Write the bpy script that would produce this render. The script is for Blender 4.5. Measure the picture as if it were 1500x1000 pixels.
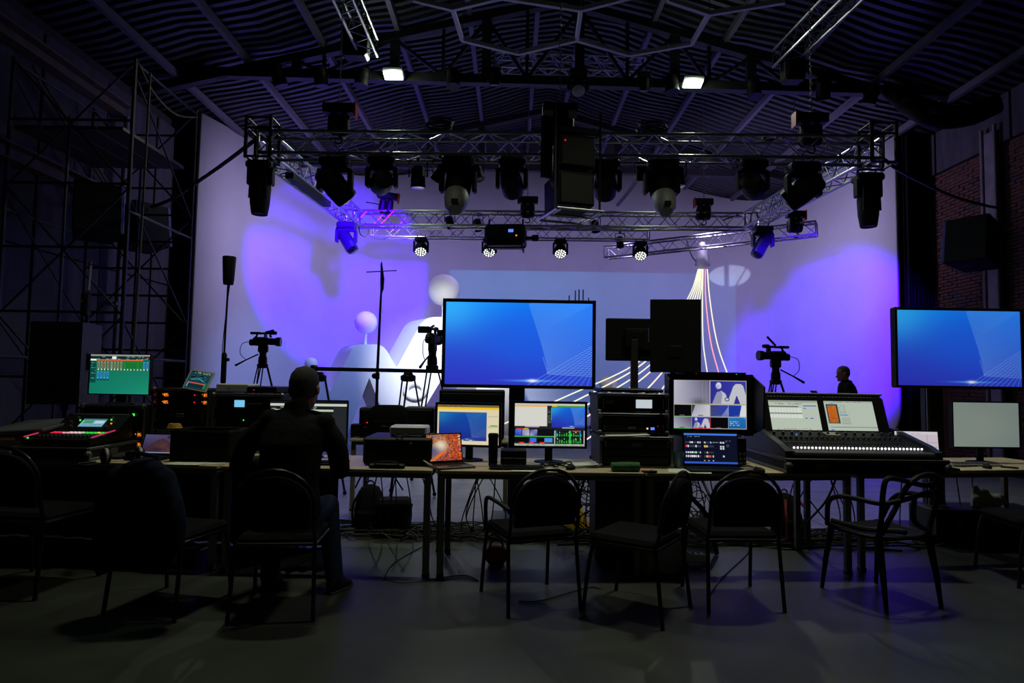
import bpy, bmesh, math, random
import numpy as np
from mathutils import Vector, Matrix, Euler
V = Vector
PI = math.pi
R = math.radians
for _o in list(bpy.data.objects):
    bpy.data.objects.remove(_o)
SC = bpy.context.scene
COL = SC.collection
rnd = random.Random(7)

# ------------------------------------------------------------------ camera, world, exposure
FPX = 940.0
CAM = V((0, 0, 1.4))
PITCH, ROLL = math.atan(55 / FPX), R(0.9)
_F = V((0, math.cos(PITCH), math.sin(PITCH)))
_U0 = V((0, -math.sin(PITCH), math.cos(PITCH)))
_R0 = V((1, 0, 0))
_R = _R0 * math.cos(ROLL) + _U0 * math.sin(ROLL)
_U = _U0 * math.cos(ROLL) - _R0 * math.sin(ROLL)
cd = bpy.data.cameras.new('camera')
cam = bpy.data.objects.new('camera', cd)
COL.objects.link(cam)
cd.sensor_fit = 'HORIZONTAL'
cd.sensor_width = 36
cd.lens = FPX / 1500 * 36
cd.clip_end = 200
cam.matrix_world = Matrix(((_R.x, _U.x, -_F.x, CAM.x), (_R.y, _U.y, -_F.y, CAM.y), (_R.z, _U.z, -_F.z, CAM.z), (0, 0, 0, 1)))
SC.camera = cam
SC.view_settings.view_transform = 'Standard'
SC.view_settings.look = 'None'
SC.view_settings.exposure = 0.0
SC.view_settings.gamma = 1.0
SC.view_settings.use_curve_mapping = False
SC.cycles.max_bounces = 7
SC.cycles.diffuse_bounces = 4
SC.cycles.glossy_bounces = 3
SC.cycles.sample_clamp_indirect = 4.0
w = bpy.data.worlds.new('dark_hall')
SC.world = w
w.use_nodes = True
w.node_tree.nodes['Background'].inputs[0].default_value = (0.01, 0.01, 0.016, 1)
w.node_tree.nodes['Background'].inputs[1].default_value = 0.05

def P(px, py, D):
    d = _F * FPX + _R * (px - 750) + _U * (500 - py)
    return CAM + d * (D / d.y)
def PZ(px, py, z):
    d = _F * FPX + _R * (px - 750) + _U * (500 - py)
    return CAM + d * ((z - CAM.z) / d.z)
def bx(px, D, z):
    py = 555 + (1.4 - z) * FPX / D + (px - 750) * .0157
    p = P(px, py, D)
    return V((p.x, D, z))
def lin(c):
    return tuple((x / 255 / 12.92) if x / 255 <= .04045 else ((x / 255 + .055) / 1.055) ** 2.4 for x in c)

# ------------------------------------------------------------------ lights
def lamp_data(kind, name, energy, color, **kw):
    l = bpy.data.lights.new(name, kind)
    l.energy = energy
    l.color = color
    for k, v in kw.items():
        setattr(l, k, v)
    return l
def light(kind, name, pos, target, energy, color, parent=None, **kw):
    l = lamp_data(kind, name, energy, color, **kw)
    o = bpy.data.objects.new(name, l)
    COL.objects.link(o)
    d = (V(target) - V(pos)).normalized()
    q = d.to_track_quat('-Z', 'Y')
    o.location = pos
    o.rotation_euler = q.to_euler()
    return o
FLOOD_A, FLOOD_B = P(576, 110, 11.55), P(1015, 122, 11.55)
LIGHTS = dict(flood=240, row=42, hall=5, purple=11000, wash=26, cyc=420, proj=520, setw=3200, setb=480, patch_spot=620)
PURPLE = (0.06, 0.0, 1.0)
# two heads of the front truss throw the purple discs on the side walls of the cyclorama
HP_L, HP_R = P(560, 231, 8.4) + V((0, 0, -.33)), P(1102, 236, 8.4) + V((0, 0, -.33))
AIM_L, AIM_R = P(484, 398, 17.5), P(1222, 512, 15.6)
DIR_L, DIR_R = (AIM_L - HP_L).normalized(), (AIM_R - HP_R).normalized()
# the two work floods on the roof truss
for p in (FLOOD_A, FLOOD_B):
    light('SPOT', 'flood_light', p + V((0, -.05, -.12)), (p.x * .5, 2.0, 0), LIGHTS['flood'], (.86, 1.0, .80), spot_size=R(125), spot_blend=.5, shadow_soft_size=.12)
for p in (FLOOD_A, FLOOD_B):
    light('POINT', 'flood_spill', p + V((0, -.16, -.06)), (p.x, 0, 0), 9, (.86, 1.0, .80), shadow_soft_size=.08)
# ceiling lamps of the hall: a pair over the operators' row, one behind the camera
for p in ((-1.6, 5.1, 6.55), (2.6, 5.1, 6.55)):
    light('AREA', 'hall_light', p, (p[0], p[1] - .25, 0), LIGHTS['row'] * (.7 if p[0] < 0 else 1), (.95, 1.0, .74), shape='RECTANGLE', size=.6, size_y=.2, spread=R(112))
light('AREA', 'hall_light', (0.5, -2.0, 6.0), (0.3, 4.6, .6), LIGHTS['hall'], (.95, 1.0, .72), shape='RECTANGLE', size=2.4, size_y=.5)
light('SPOT', 'purple_beam', HP_L + DIR_L * .22, AIM_L, LIGHTS['purple'], PURPLE, spot_size=R(33), spot_blend=.22, shadow_soft_size=.13)
light('SPOT', 'purple_beam', HP_R + DIR_R * .22, AIM_R, LIGHTS['purple'] * .78, PURPLE, spot_size=R(36), spot_blend=.4, shadow_soft_size=.13)
# added lamps without fixtures beyond the back trusses, filling the cyclorama with light
for p, tg, k in ((P(600, 300, 13.6), P(395, 380, 16), 1.0), (P(1020, 305, 13.6), P(1235, 370, 16), 1.0), (P(700, 332, 14.6), P(690, 400, 19.8), .42), (P(905, 334, 14.6), P(930, 400, 19.8), .42)):
    light('SPOT', 'cyc_fill', p, tg, LIGHTS['cyc'] * k, (.60, .50, 1.0), spot_size=R(165), spot_blend=1.0, shadow_soft_size=.2)
# spots on the white set
light('SPOT', 'set_beam', P(613, 236, 8.5) + V((0, 0.06, -.45)), P(655, 525, 15), LIGHTS['setw'], (.95, .97, 1.0), spot_size=R(36), spot_blend=1.0, shadow_soft_size=.08)
light('SPOT', 'set_beam', P(640, 312, 12.6) + V((-.05, .1, -.40)), P(510, 560, 15), LIGHTS['setb'], (.12, .32, 1.0), spot_size=R(80), spot_blend=.8, shadow_soft_size=.08)
light('SPOT', 'set_beam', P(993, 238, 8.5) + V((0, .06, -.4)), P(886, 580, 15.5), 420, (.95, .97, 1.0), spot_size=R(11), spot_blend=.8, shadow_soft_size=.06)

def node_spot(o, build):
    l = o.data
    l.use_nodes = True
    nt = l.node_tree
    em = nt.nodes['Emission'] if 'Emission' in nt.nodes else nt.nodes.new('ShaderNodeEmission')
    build(nt, em)
def _m(nt, op, a, b=None, c=None):
    n = nt.nodes.new('ShaderNodeMath')
    n.operation = op
    for i, x in enumerate((a, b, c)):
        if x is None:
            continue
        if isinstance(x, (int, float)):
            n.inputs[i].default_value = x
        else:
            nt.links.new(x, n.inputs[i])
    return n.outputs[0]

def _dirs(nt):
    tc = nt.nodes.new('ShaderNodeTexCoord')
    sp = nt.nodes.new('ShaderNodeSeparateXYZ')
    nt.links.new(tc.outputs['Normal'], sp.inputs[0])
    z = _m(nt, 'ABSOLUTE', sp.outputs[2])
    return _m(nt, 'DIVIDE', sp.outputs[0], z), _m(nt, 'DIVIDE', sp.outputs[1], z)
def _between(nt, x, a, b):
    return _m(nt, 'MULTIPLY', _m(nt, 'GREATER_THAN', x, a), _m(nt, 'LESS_THAN', x, b))
# the projector throws a plain blue picture on the back wall
PJ = P(741, 347, 12.7) + V((.13, .62, -.02))
def _proj(nt, em):
    u, v = _dirs(nt)
    k = _m(nt, 'MULTIPLY', _between(nt, u, -.30, 1.10), _between(nt, v, -.60, .085))
    nt.links.new(k, em.inputs['Strength'])
node_spot(light('SPOT', 'projector_beam', PJ, PJ + V((0, 5, 0)), LIGHTS['proj'], (.03, .45, 1.0), spot_size=R(118), spot_blend=0, shadow_soft_size=.02), _proj)
# a patch of light with window-like bars on the wall
GB = P(985, 352, 14.6)
def _patch_mask(nt, em):
    u, v = _dirs(nt)
    e = _m(nt, 'ADD', _m(nt, 'POWER', _m(nt, 'DIVIDE', u, .105), 2.0), _m(nt, 'POWER', _m(nt, 'DIVIDE', v, .055), 2.0))
    k = _m(nt, 'LESS_THAN', e, 1.0)
    k = _m(nt, 'MULTIPLY', k, _m(nt, 'SUBTRACT', 1.0, _between(nt, u, -.028, -.004)))
    k = _m(nt, 'MULTIPLY', k, _m(nt, 'SUBTRACT', 1.0, _between(nt, _m(nt, 'ADD', u, _m(nt, 'MULTIPLY', v, -.6)), .058, .066)))
    nt.links.new(k, em.inputs['Strength'])
node_spot(light('SPOT', 'added_patch_beam', GB, P(1071, 405, 19.8), LIGHTS['patch_spot'], (.62, .72, 1.0), spot_size=R(20), spot_blend=.1, shadow_soft_size=.03), _patch_mask)
# ------------------------------------------------------------------ materials
MATS = {}
def mat(name, c, rough=.55, metal=0.0, emit=None, strength=0.0, noise=0.0, nscale=20, bump=0.0, spec=.5, vary=None):
    """procedural principled material; c is sRGB 0-255"""
    if name in MATS:
        return MATS[name]
    m = bpy.data.materials.new(name)
    m.use_nodes = True
    nt = m.node_tree
    b = nt.nodes['Principled BSDF']
    col = lin(c)
    b.inputs['Base Color'].default_value = (*col, 1)
    b.inputs['Roughness'].default_value = rough
    b.inputs['Metallic'].default_value = metal
    b.inputs['Specular IOR Level'].default_value = spec
    if emit is not None:
        b.inputs['Emission Color'].default_value = (*lin(emit), 1)
        b.inputs['Emission Strength'].default_value = strength
    if noise or bump:
        tc = nt.nodes.new('ShaderNodeTexCoord')
        mp = nt.nodes.new('ShaderNodeMapping')
        nt.links.new(tc.outputs['Object'], mp.inputs[0])
        if vary:
            mp.inputs['Scale'].default_value = vary
        nz = nt.nodes.new('ShaderNodeTexNoise')
        nz.inputs['Scale'].default_value = nscale
        nz.inputs['Detail'].default_value = 6
        nt.links.new(mp.outputs[0], nz.inputs['Vector'])
        if noise:
            rmp = nt.nodes.new('ShaderNodeValToRGB')
            rmp.color_ramp.elements[0].position = .3
            rmp.color_ramp.elements[1].position = .7
            rmp.color_ramp.elements[0].color = (*[x * (1 - noise) for x in col], 1)
            rmp.color_ramp.elements[1].color = (*[min(1, x * (1 + noise)) for x in col], 1)
            nt.links.new(nz.outputs['Fac'], rmp.inputs[0])
            nt.links.new(rmp.outputs[0], b.inputs['Base Color'])
        if bump:
            bp = nt.nodes.new('ShaderNodeBump')
            bp.inputs['Strength'].default_value = bump
            bp.inputs['Distance'].default_value = .01
            nt.links.new(nz.outputs['Fac'], bp.inputs['Height'])
            nt.links.new(bp.outputs[0], b.inputs['Normal'])
    MATS[name] = m
    return m
def glow(name, c, s=1.0):
    if name in MATS:
        return MATS[name]
    m = bpy.data.materials.new(name)
    m.use_nodes = True
    nt = m.node_tree
    nt.nodes.remove(nt.nodes['Principled BSDF'])
    e = nt.nodes.new('ShaderNodeEmission')
    e.inputs[0].default_value = (*lin(c), 1)
    e.inputs[1].default_value = s
    nt.links.new(e.outputs[0], nt.nodes['Material Output'].inputs[0])
    MATS[name] = m
    return m
BLK = mat('black_plastic', (14, 14, 15), .6, spec=.2, noise=.15, nscale=60)
BLK2 = mat('black_steel', (13, 13, 14), .5, spec=.25, noise=.2, nscale=40)
SATIN = mat('satin_black_metal', (24, 24, 26), .3, .3, noise=.1, nscale=40)
FABB = mat('black_fabric', (13, 13, 15), .9, spec=.12, noise=.3, nscale=120, bump=.3)
NAVY = mat('navy_fabric', (20, 27, 48), .95, spec=.12, noise=.35, nscale=25, bump=.5)
JACK = mat('dark_jacket_cloth', (22, 22, 22), .85, spec=.12, noise=.3, nscale=30, bump=.5)
JEAN = mat('blue_denim', (26, 33, 56), .9, spec=.12, noise=.3, nscale=60, bump=.3)
SKIN = mat('skin', (150, 105, 84), .55, noise=.08, nscale=30)
HAIR = mat('short_dark_hair', (34, 27, 22), .8, noise=.4, nscale=150, bump=.6)
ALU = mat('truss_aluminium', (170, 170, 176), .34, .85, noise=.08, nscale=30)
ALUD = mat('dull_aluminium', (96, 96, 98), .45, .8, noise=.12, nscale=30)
GREYM = mat('grey_metal', (92, 92, 96), .5, .3, noise=.1, nscale=25)
GREYL = mat('light_grey_plastic', (150, 150, 150), .5, noise=.06, nscale=25)
WHITE = mat('white_plastic', (205, 206, 208), .45, noise=.04, nscale=20)
PAPER = mat('white_paper', (215, 218, 205), .8, noise=.04, nscale=12)
BEIGE = mat('beige_laminate', (190, 172, 140), .5, noise=.07, nscale=18, vary=(1, 8, 1))
LEGM = mat('table_leg_paint', (120, 114, 98), .45, .2, noise=.08, nscale=20)
RED = mat('red_paint', (178, 24, 12), .5, noise=.06, nscale=20)
WOODD = mat('dark_wood', (52, 33, 22), .6, noise=.35, nscale=14, vary=(1, 1, 8))
RUB = mat('cable_rubber', (12, 12, 13), .6, noise=.15, nscale=60)
ROOFM = mat('roof_sheet', (50, 50, 55), .5, .3, noise=.2, nscale=4)
STEELR = mat('roof_steel_paint', (20, 20, 23), .6, .1, noise=.2, nscale=8)
PURL = mat('purlin_paint', (84, 82, 90), .6, .1, noise=.15, nscale=8)
CYC = mat('cyclorama_paint', (205, 204, 206), .85, noise=.035, nscale=1.2)
SETW = mat('white_set_paint', (226, 226, 230), .6, noise=.02, nscale=4)
CONC = mat('dark_concrete_floor', (45, 47, 42), .5, noise=.5, nscale=1.6, bump=.15)
STFL = mat('scuffed_stage_floor', (96, 96, 102), .5, noise=.28, nscale=3.0, bump=.25, vary=(.35, 1.6, 1))
PANEL = mat('grey_wall_panel', (48, 46, 52), .8, noise=.4, nscale=3, bump=.3, vary=(1, 5, .35))
BRICK = mat('red_brick', (70, 38, 28), .85, noise=.35, nscale=7, bump=.5)
BRICKD = mat('sooty_brick', (44, 37, 40), .85, noise=.35, nscale=7, bump=.5)
MORT = mat('mortar', (32, 28, 27), .9, noise=.2, nscale=20)
RUST = mat('rusty_beam_paint', (80, 66, 48), .7, .1, noise=.35, nscale=6)
TUBEG = mat('grey_column_paint', (104, 96, 102), .6, noise=.2, nscale=6)
GREENC = mat('green_canvas', (70, 112, 74), .9, noise=.2, nscale=40, bump=.4)
YELL = mat('yellow_plastic', (205, 160, 40), .6, noise=.1, nscale=30)
REDC = mat('red_fabric', (120, 26, 30), .8, noise=.2, nscale=50)
BLUEP = mat('blue_plastic', (40, 90, 150), .5, noise=.1, nscale=30)
GLASSL = mat('lens_glass', (12, 13, 20), .05, spec=.9, noise=.05, nscale=5)
LED_O = glow('amber_digits', (255, 130, 30), 1.3)
LED_R = glow('red_led', (230, 30, 45), .8)
LED_G = glow('green_led', (60, 255, 70), 1.2)
LED_W = glow('white_led', (255, 246, 255), 2.6)
LED_B = glow('blue_led', (90, 130, 255), 1.2)
LED_C = glow('cyan_display', (120, 195, 235), 1.0)

# ------------------------------------------------------------------ mesh builder
class MB:
    def __init__(s):
        s.v, s.f, s.mi, s.mats, s.cur = [], [], [], [], 0
    def use(s, m):
        if m not in s.mats:
            s.mats.append(m)
        s.cur = s.mats.index(m)
        return s
    def add(s, vs, fs, M=None):
        b = len(s.v)
        s.v.extend([tuple(M @ V(p)) for p in vs] if M is not None else [tuple(p) for p in vs])
        s.f.extend([tuple(b + i for i in f) for f in fs])
        s.mi.extend([s.cur] * len(fs))
        return s
    def box(s, c, d, M=None, e=None):
        x, y, z = d[0] / 2, d[1] / 2, d[2] / 2
        T = Matrix.Translation(c)
        if e is not None:
            T = T @ Euler(e).to_matrix().to_4x4()
        if M is not None:
            T = M @ T
        vs = [(i * x, j * y, k * z) for i in (-1, 1) for j in (-1, 1) for k in (-1, 1)]
        return s.add(vs, [(0, 1, 3, 2), (4, 6, 7, 5), (0, 4, 5, 1), (2, 3, 7, 6), (0, 2, 6, 4), (1, 5, 7, 3)], T)
    def cbox(s, c, d, b=.01, M=None, e=None):
        h = [q / 2 for q in d]
        b = min(b, min(h) * .9)
        T = Matrix.Translation(c)
        if e is not None:
            T = T @ Euler(e).to_matrix().to_4x4()
        if M is not None:
            T = M @ T
        vs, idx = [], {}
        for sx in (-1, 1):
            for sy in (-1, 1):
                for sz in (-1, 1):
                    for a in range(3):
                        q = [sx * (h[0] - b), sy * (h[1] - b), sz * (h[2] - b)]
                        q[a] = (sx, sy, sz)[a] * h[a]
                        idx[(sx, sy, sz, a)] = len(vs)
                        vs.append(q)
        fs = []
        for a in range(3):
            o = [i for i in range(3) if i != a]
            for sg in (-1, 1):
                f = []
                for p, q in ((-1, -1), (1, -1), (1, 1), (-1, 1)):
                    k = [0, 0, 0]
                    k[a], k[o[0]], k[o[1]] = sg, p, q
                    f.append(idx[(*k, a)])
                fs.append(f)
            for p in (-1, 1):
                for q in (-1, 1):
                    k1, k2 = [0, 0, 0], [0, 0, 0]
                    k1[a], k2[a] = -1, 1
                    for k in (k1, k2):
                        k[o[0]], k[o[1]] = p, q
                    fs.append([idx[(*k1, o[0])], idx[(*k2, o[0])], idx[(*k2, o[1])], idx[(*k1, o[1])]])
        for sx in (-1, 1):
            for sy in (-1, 1):
                for sz in (-1, 1):
                    fs.append([idx[(sx, sy, sz, a)] for a in range(3)])
        return s.add(vs, fs, T)
    def cyl(s, a, b, r0, r1=None, n=10, cap=True):
        a, b = V(a), V(b)
        r1 = r0 if r1 is None else r1
        d = (b - a).normalized()
        u = d.orthogonal().normalized()
        w_ = d.cross(u)
        vs, fs = [], []
        for p, r in ((a, r0), (b, r1)):
            for i in range(n):
                t = 2 * PI * i / n
                vs.append(p + u * (r * math.cos(t)) + w_ * (r * math.sin(t)))
        for i in range(n):
            j = (i + 1) % n
            fs.append((i, j, n + j, n + i))
        if cap:
            fs.append(tuple(range(n))[::-1])
            fs.append(tuple(range(n, 2 * n)))
        return s.add(vs, fs)
    def lathe(s, prof, o=(0, 0, 0), ax=(0, 0, 1), n=20, cap=True):
        o, d = V(o), V(ax).normalized()
        u = d.orthogonal().normalized()
        w_ = d.cross(u)
        vs, fs = [], []
        for r, h in prof:
            for i in range(n):
                t = 2 * PI * i / n
                vs.append(o + d * h + u * (r * math.cos(t)) + w_ * (r * math.sin(t)))
        for k in range(len(prof) - 1):
            for i in range(n):
                j = (i + 1) % n
                fs.append((k * n + i, k * n + j, (k + 1) * n + j, (k + 1) * n + i))
        if cap:
            fs.append(tuple(range(n))[::-1])
            fs.append(tuple(range((len(prof) - 1) * n, len(prof) * n)))
        return s.add(vs, fs)
    def tube(s, pts, r, n=6, closed=False, cap=True):
        pts = [V(p) for p in pts]
        m = len(pts)
        rr = r if isinstance(r, (list, tuple)) else [r] * m
        vs, fs = [], []
        u = None
        for i, p in enumerate(pts):
            if closed:
                d = pts[(i + 1) % m] - pts[i - 1]
            else:
                d = pts[min(i + 1, m - 1)] - pts[max(i - 1, 0)]
            if d.length < 1e-9:
                d = V((0, 0, 1))
            d.normalize()
            u = d.orthogonal() if u is None else u - d * u.dot(d)
            if u.length < 1e-6:
                u = d.orthogonal()
            u.normalize()
            w_ = d.cross(u)
            for k in range(n):
                t = 2 * PI * k / n
                vs.append(p + u * (rr[i] * math.cos(t)) + w_ * (rr[i] * math.sin(t)))
        for i in range(m if closed else m - 1):
            a, b = i * n, ((i + 1) % m) * n
            for k in range(n):
                j = (k + 1) % n
                fs.append((a + k, a + j, b + j, b + k))
        if cap and not closed:
            fs.append(tuple(range(n))[::-1])
            fs.append(tuple(range((m - 1) * n, m * n)))
        return s.add(vs, fs)
    def sphere(s, c, r, n=18, m=10, sc=(1, 1, 1), M=None):
        vs, fs = [], []
        c = V(c)
        vs.append(c + V((0, 0, r * sc[2])))
        for i in range(1, m):
            a = PI * i / m
            for k in range(n):
                t = 2 * PI * k / n
                vs.append(c + V((r * sc[0] * math.sin(a) * math.cos(t), r * sc[1] * math.sin(a) * math.sin(t), r * sc[2] * math.cos(a))))
        vs.append(c - V((0, 0, r * sc[2])))
        for k in range(n):
            fs.append((0, 1 + k, 1 + (k + 1) % n))
            fs.append((len(vs) - 1, 1 + (m - 2) * n + (k + 1) % n, 1 + (m - 2) * n + k))
        for i in range(m - 2):
            for k in range(n):
                j = (k + 1) % n
                fs.append((1 + i * n + k, 1 + (i + 1) * n + k, 1 + (i + 1) * n + j, 1 + i * n + j))
        return s.add(vs, fs, M)
    def prism(s, poly, dvec):
        n = len(poly)
        a = [V(p) for p in poly]
        d = V(dvec)
        vs = a + [p + d for p in a]
        fs = [tuple(range(n)), tuple(range(2 * n - 1, n - 1, -1))]
        for i in range(n):
            j = (i + 1) % n
            fs.append((i, n + i, n + j, j))
        return s.add(vs, fs)
    def loft(s, rings, cap=True, M=None):
        """rings: (centre, rx, ry[, axis_u, axis_v]) -> elliptical loft"""
        n = 16
        vs, fs = [], []
        for rg in rings:
            c, rx, ry = V(rg[0]), rg[1], rg[2]
            u = V(rg[3]) if len(rg) > 3 else V((1, 0, 0))
            v = V(rg[4]) if len(rg) > 4 else V((0, 1, 0))
            for k in range(n):
                t = 2 * PI * k / n
                vs.append(c + u * (rx * math.cos(t)) + v * (ry * math.sin(t)))
        for i in range(len(rings) - 1):
            for k in range(n):
                j = (k + 1) % n
                fs.append((i * n + k, i * n + j, (i + 1) * n + j, (i + 1) * n + k))
        if cap:
            fs.append(tuple(range(n))[::-1])
            fs.append(tuple(range((len(rings) - 1) * n, len(rings) * n)))
        return s.add(vs, fs, M)
    def mesh(s, name, smooth=False):
        me = bpy.data.meshes.new(name)
        me.from_pydata(s.v, [], s.f)
        for m in s.mats:
            me.materials.append(m)
        if len(s.mats) > 1:
            me.polygons.foreach_set('material_index', s.mi)
        bm = bmesh.new()
        bm.from_mesh(me)
        bmesh.ops.recalc_face_normals(bm, faces=bm.faces)
        bm.to_mesh(me)
        bm.free()
        if smooth:
            me.polygons.foreach_set('use_smooth', [True] * len(me.polygons))
            me.set_sharp_from_angle(angle=R(38))
        me.update()
        return me
    def build(s, name, m=None, parent=None, smooth=False):
        if m is not None and not s.mats:
            s.mats = [m]
        return link(name, s.mesh(name, smooth), parent)
def link(name, data, parent=None, loc=None):
    o = bpy.data.objects.new(name, data)
    COL.objects.link(o)
    if parent is not None:
        o.parent = parent
    if loc is not None:
        o.location = loc
    return o
def tag(o, label=None, cat=None, group=None, kind=None):
    if label:
        o['label'] = label
    if cat:
        o['category'] = cat
    if group:
        o['group'] = group
    if kind:
        o['kind'] = kind
    return o
def thing(name, label, cat, loc=(0, 0, 0), rz=0, group=None):
    o = bpy.data.objects.new(name, None)
    o.empty_display_size = .1
    COL.objects.link(o)
    o.location = loc
    o.rotation_euler = (0, 0, rz)
    return tag(o, label, cat, group)
def b1(c, d, b=None, M=None, e=None):
    m = MB()
    return m.box(c, d, M, e) if b is None else m.cbox(c, d, b, M, e)
def part(name, mb, m, parent, smooth=False, label=None):
    o = mb.build(name, m, parent, smooth)
    if label:
        o['label'] = label
    return o
_UNIT = {}
def rod(name, a, b, r, m, parent, n=8):
    """a straight round bar as an object of its own, sharing one unit mesh per material"""
    key = (m.name, n)
    if key not in _UNIT:
        q = MB()
        q.cyl((0, 0, 0), (0, 0, 1), 1, n=n)
        q.mats = [m]
        _UNIT[key] = q.mesh('bar', True)
    a, b = V(a), V(b)
    o = link(name, _UNIT[key], parent)
    d = b - a
    o.location = a
    o.rotation_euler = d.to_track_quat('Z', 'Y').to_euler()
    o.scale = (r, r, d.length)
    return o
_UB = {}
def beam(name, a, b, wx, wz, m, parent, up=(0, 0, 1)):
    """a straight square bar between two points, sharing one unit mesh per material"""
    if m.name not in _UB:
        q = b1((0, 0, .5), (1, 1, 1))
        q.mats = [m]
        _UB[m.name] = q.mesh('bar')
    a, b = V(a), V(b)
    d = (b - a)
    z = d.normalized()
    x = z.cross(V(up))
    if x.length < 1e-5:
        x = V((1, 0, 0))
    x.normalize()
    y = z.cross(x)
    o = link(name, _UB[m.name], parent)
    M = Matrix((x, y, z)).transposed().to_4x4()
    o.rotation_euler = M.to_euler()
    o.location = a
    o.scale = (wx, wz, d.length)
    return o
def bez(pts, n=24):
    """Catmull-Rom through the points"""
    pts = [V(p) for p in pts]
    q = [pts[0] * 2 - pts[1]] + pts + [pts[-1] * 2 - pts[-2]]
    out = []
    seg = len(pts) - 1
    per = max(2, n // seg)
    for i in range(seg):
        p0, p1, p2, p3 = q[i:i + 4]
        for k in range(per):
            t = k / per
            out.append(.5 * ((2 * p1) + (p2 - p0) * t + (2 * p0 - 5 * p1 + 4 * p2 - p3) * t * t + (3 * p1 - p0 - 3 * p2 + p3) * t ** 3))
    out.append(pts[-1])
    return out
def arc(c, r, a0, a1, n, ux=(1, 0, 0), uz=(0, 0, 1)):
    c, ux, uz = V(c), V(ux), V(uz)
    return [c + ux * (r * math.cos(a0 + (a1 - a0) * i / n)) + uz * (r * math.sin(a0 + (a1 - a0) * i / n)) for i in range(n + 1)]

# ------------------------------------------------------------------ screen pictures (vertex colours on a fine grid)
class CV:
    def __init__(s, w, h, bg=(0, 0, 0)):
        s.w, s.h = w, h
        s.a = np.zeros((h, w, 3))
        s.a[:] = bg
        s.u = (np.arange(w) + .5) / w
        s.t = (np.arange(h) + .5) / h
    def _r(s, x0, y0, x1, y1):
        xa, xb = int(round(x0 * s.w)), int(round(x1 * s.w))
        ya, yb = int(round(y0 * s.h)), int(round(y1 * s.h))
        return slice(ya, max(yb, ya + 1)), slice(xa, max(xb, xa + 1))
    def rect(s, x0, y0, x1, y1, c):
        a, b = s._r(x0, y0, x1, y1)
        s.a[a, b] = c
        return s
    def grad(s, x0, y0, x1, y1, c00, c10, c01, c11):
        a, b = s._r(x0, y0, x1, y1)
        sub = s.a[a, b]
        hh, ww = sub.shape[:2]
        u = np.linspace(0, 1, ww)[None, :, None]
        t = np.linspace(0, 1, hh)[:, None, None]
        c00, c10, c01, c11 = [np.array(c, float) for c in (c00, c10, c01, c11)]
        s.a[a, b] = (c00 * (1 - u) + c10 * u) * (1 - t) + (c01 * (1 - u) + c11 * u) * t
        return s
    def line(s, x0, y0, x1, y1, c, wd=1.0, al=1.0):
        X = s.u[None, :] * s.w
        Y = s.t[:, None] * s.h
        ax, ay, bx_, by = x0 * s.w, y0 * s.h, x1 * s.w, y1 * s.h
        dx, dy = bx_ - ax, by - ay
        L = dx * dx + dy * dy + 1e-9
        t = np.clip(((X - ax) * dx + (Y - ay) * dy) / L, 0, 1)
        d = np.hypot(X - ax - t * dx, Y - ay - t * dy)
        k = (np.clip(wd / 2 + .5 - d, 0, 1) * al)[..., None]
        s.a = s.a * (1 - k) + np.array(c, float) * k
        return s
    def blob(s, x, y, rx, ry, c, al=1.0, hard=False):
        q = ((s.u[None, :] - x) / rx) ** 2 + ((s.t[:, None] - y) / ry) ** 2
        k = ((q < 1).astype(float) if hard else np.exp(-q)) * al
        k = k[..., None]
        s.a = s.a * (1 - k) + np.array(c, float) * k
        return s
    def poly(s, pts, c):
        X, Y = np.meshgrid(s.u, s.t)
        ins = np.zeros(X.shape, bool)
        n = len(pts)
        for i in range(n):
            x0, y0 = pts[i]
            x1, y1 = pts[(i + 1) % n]
            cond = ((y0 > Y) != (y1 > Y)) & (X < (x1 - x0) * (Y - y0) / (y1 - y0 + 1e-12) + x0)
            ins ^= cond
        s.a[ins] = c
        return s
    def paste(s, o, x0, y0, x1, y1):
        a, b = s._r(x0, y0, x1, y1)
        hh, ww = s.a[a, b].shape[:2]
        yi = np.clip((np.arange(hh) + .5) / hh * o.h, 0, o.h - 1).astype(int)
        xi = np.clip((np.arange(ww) + .5) / ww * o.w, 0, o.w - 1).astype(int)
        s.a[a, b] = o.a[yi][:, xi]
        return s
    def dashes(s, x0, y0, x1, y1, rows, c, fill=.6, seed=1):
        rr = random.Random(seed)
        for i in range(rows):
            y = y0 + (y1 - y0) * (i + .5) / rows
            x = x0
            while x < x1:
                L = rr.uniform(.015, .06)
                if rr.random() < fill:
                    s.rect(x, y, min(x + L, x1), y + 1.01 / s.h, c)
                x += L + rr.uniform(.01, .03)
        return s
SCREENM = {}
def screen_mat(k):
    if k not in SCREENM:
        m = bpy.data.materials.new('lit_screen')
        m.use_nodes = True
        nt = m.node_tree
        nt.nodes.remove(nt.nodes['Principled BSDF'])
        at = nt.nodes.new('ShaderNodeVertexColor')
        at.layer_name = 'picture'
        e = nt.nodes.new('ShaderNodeEmission')
        e.inputs[1].default_value = k
        nt.links.new(at.outputs[0], e.inputs[0])
        nt.links.new(e.outputs[0], nt.nodes['Material Output'].inputs[0])
        SCREENM[k] = m
    return SCREENM[k]
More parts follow.
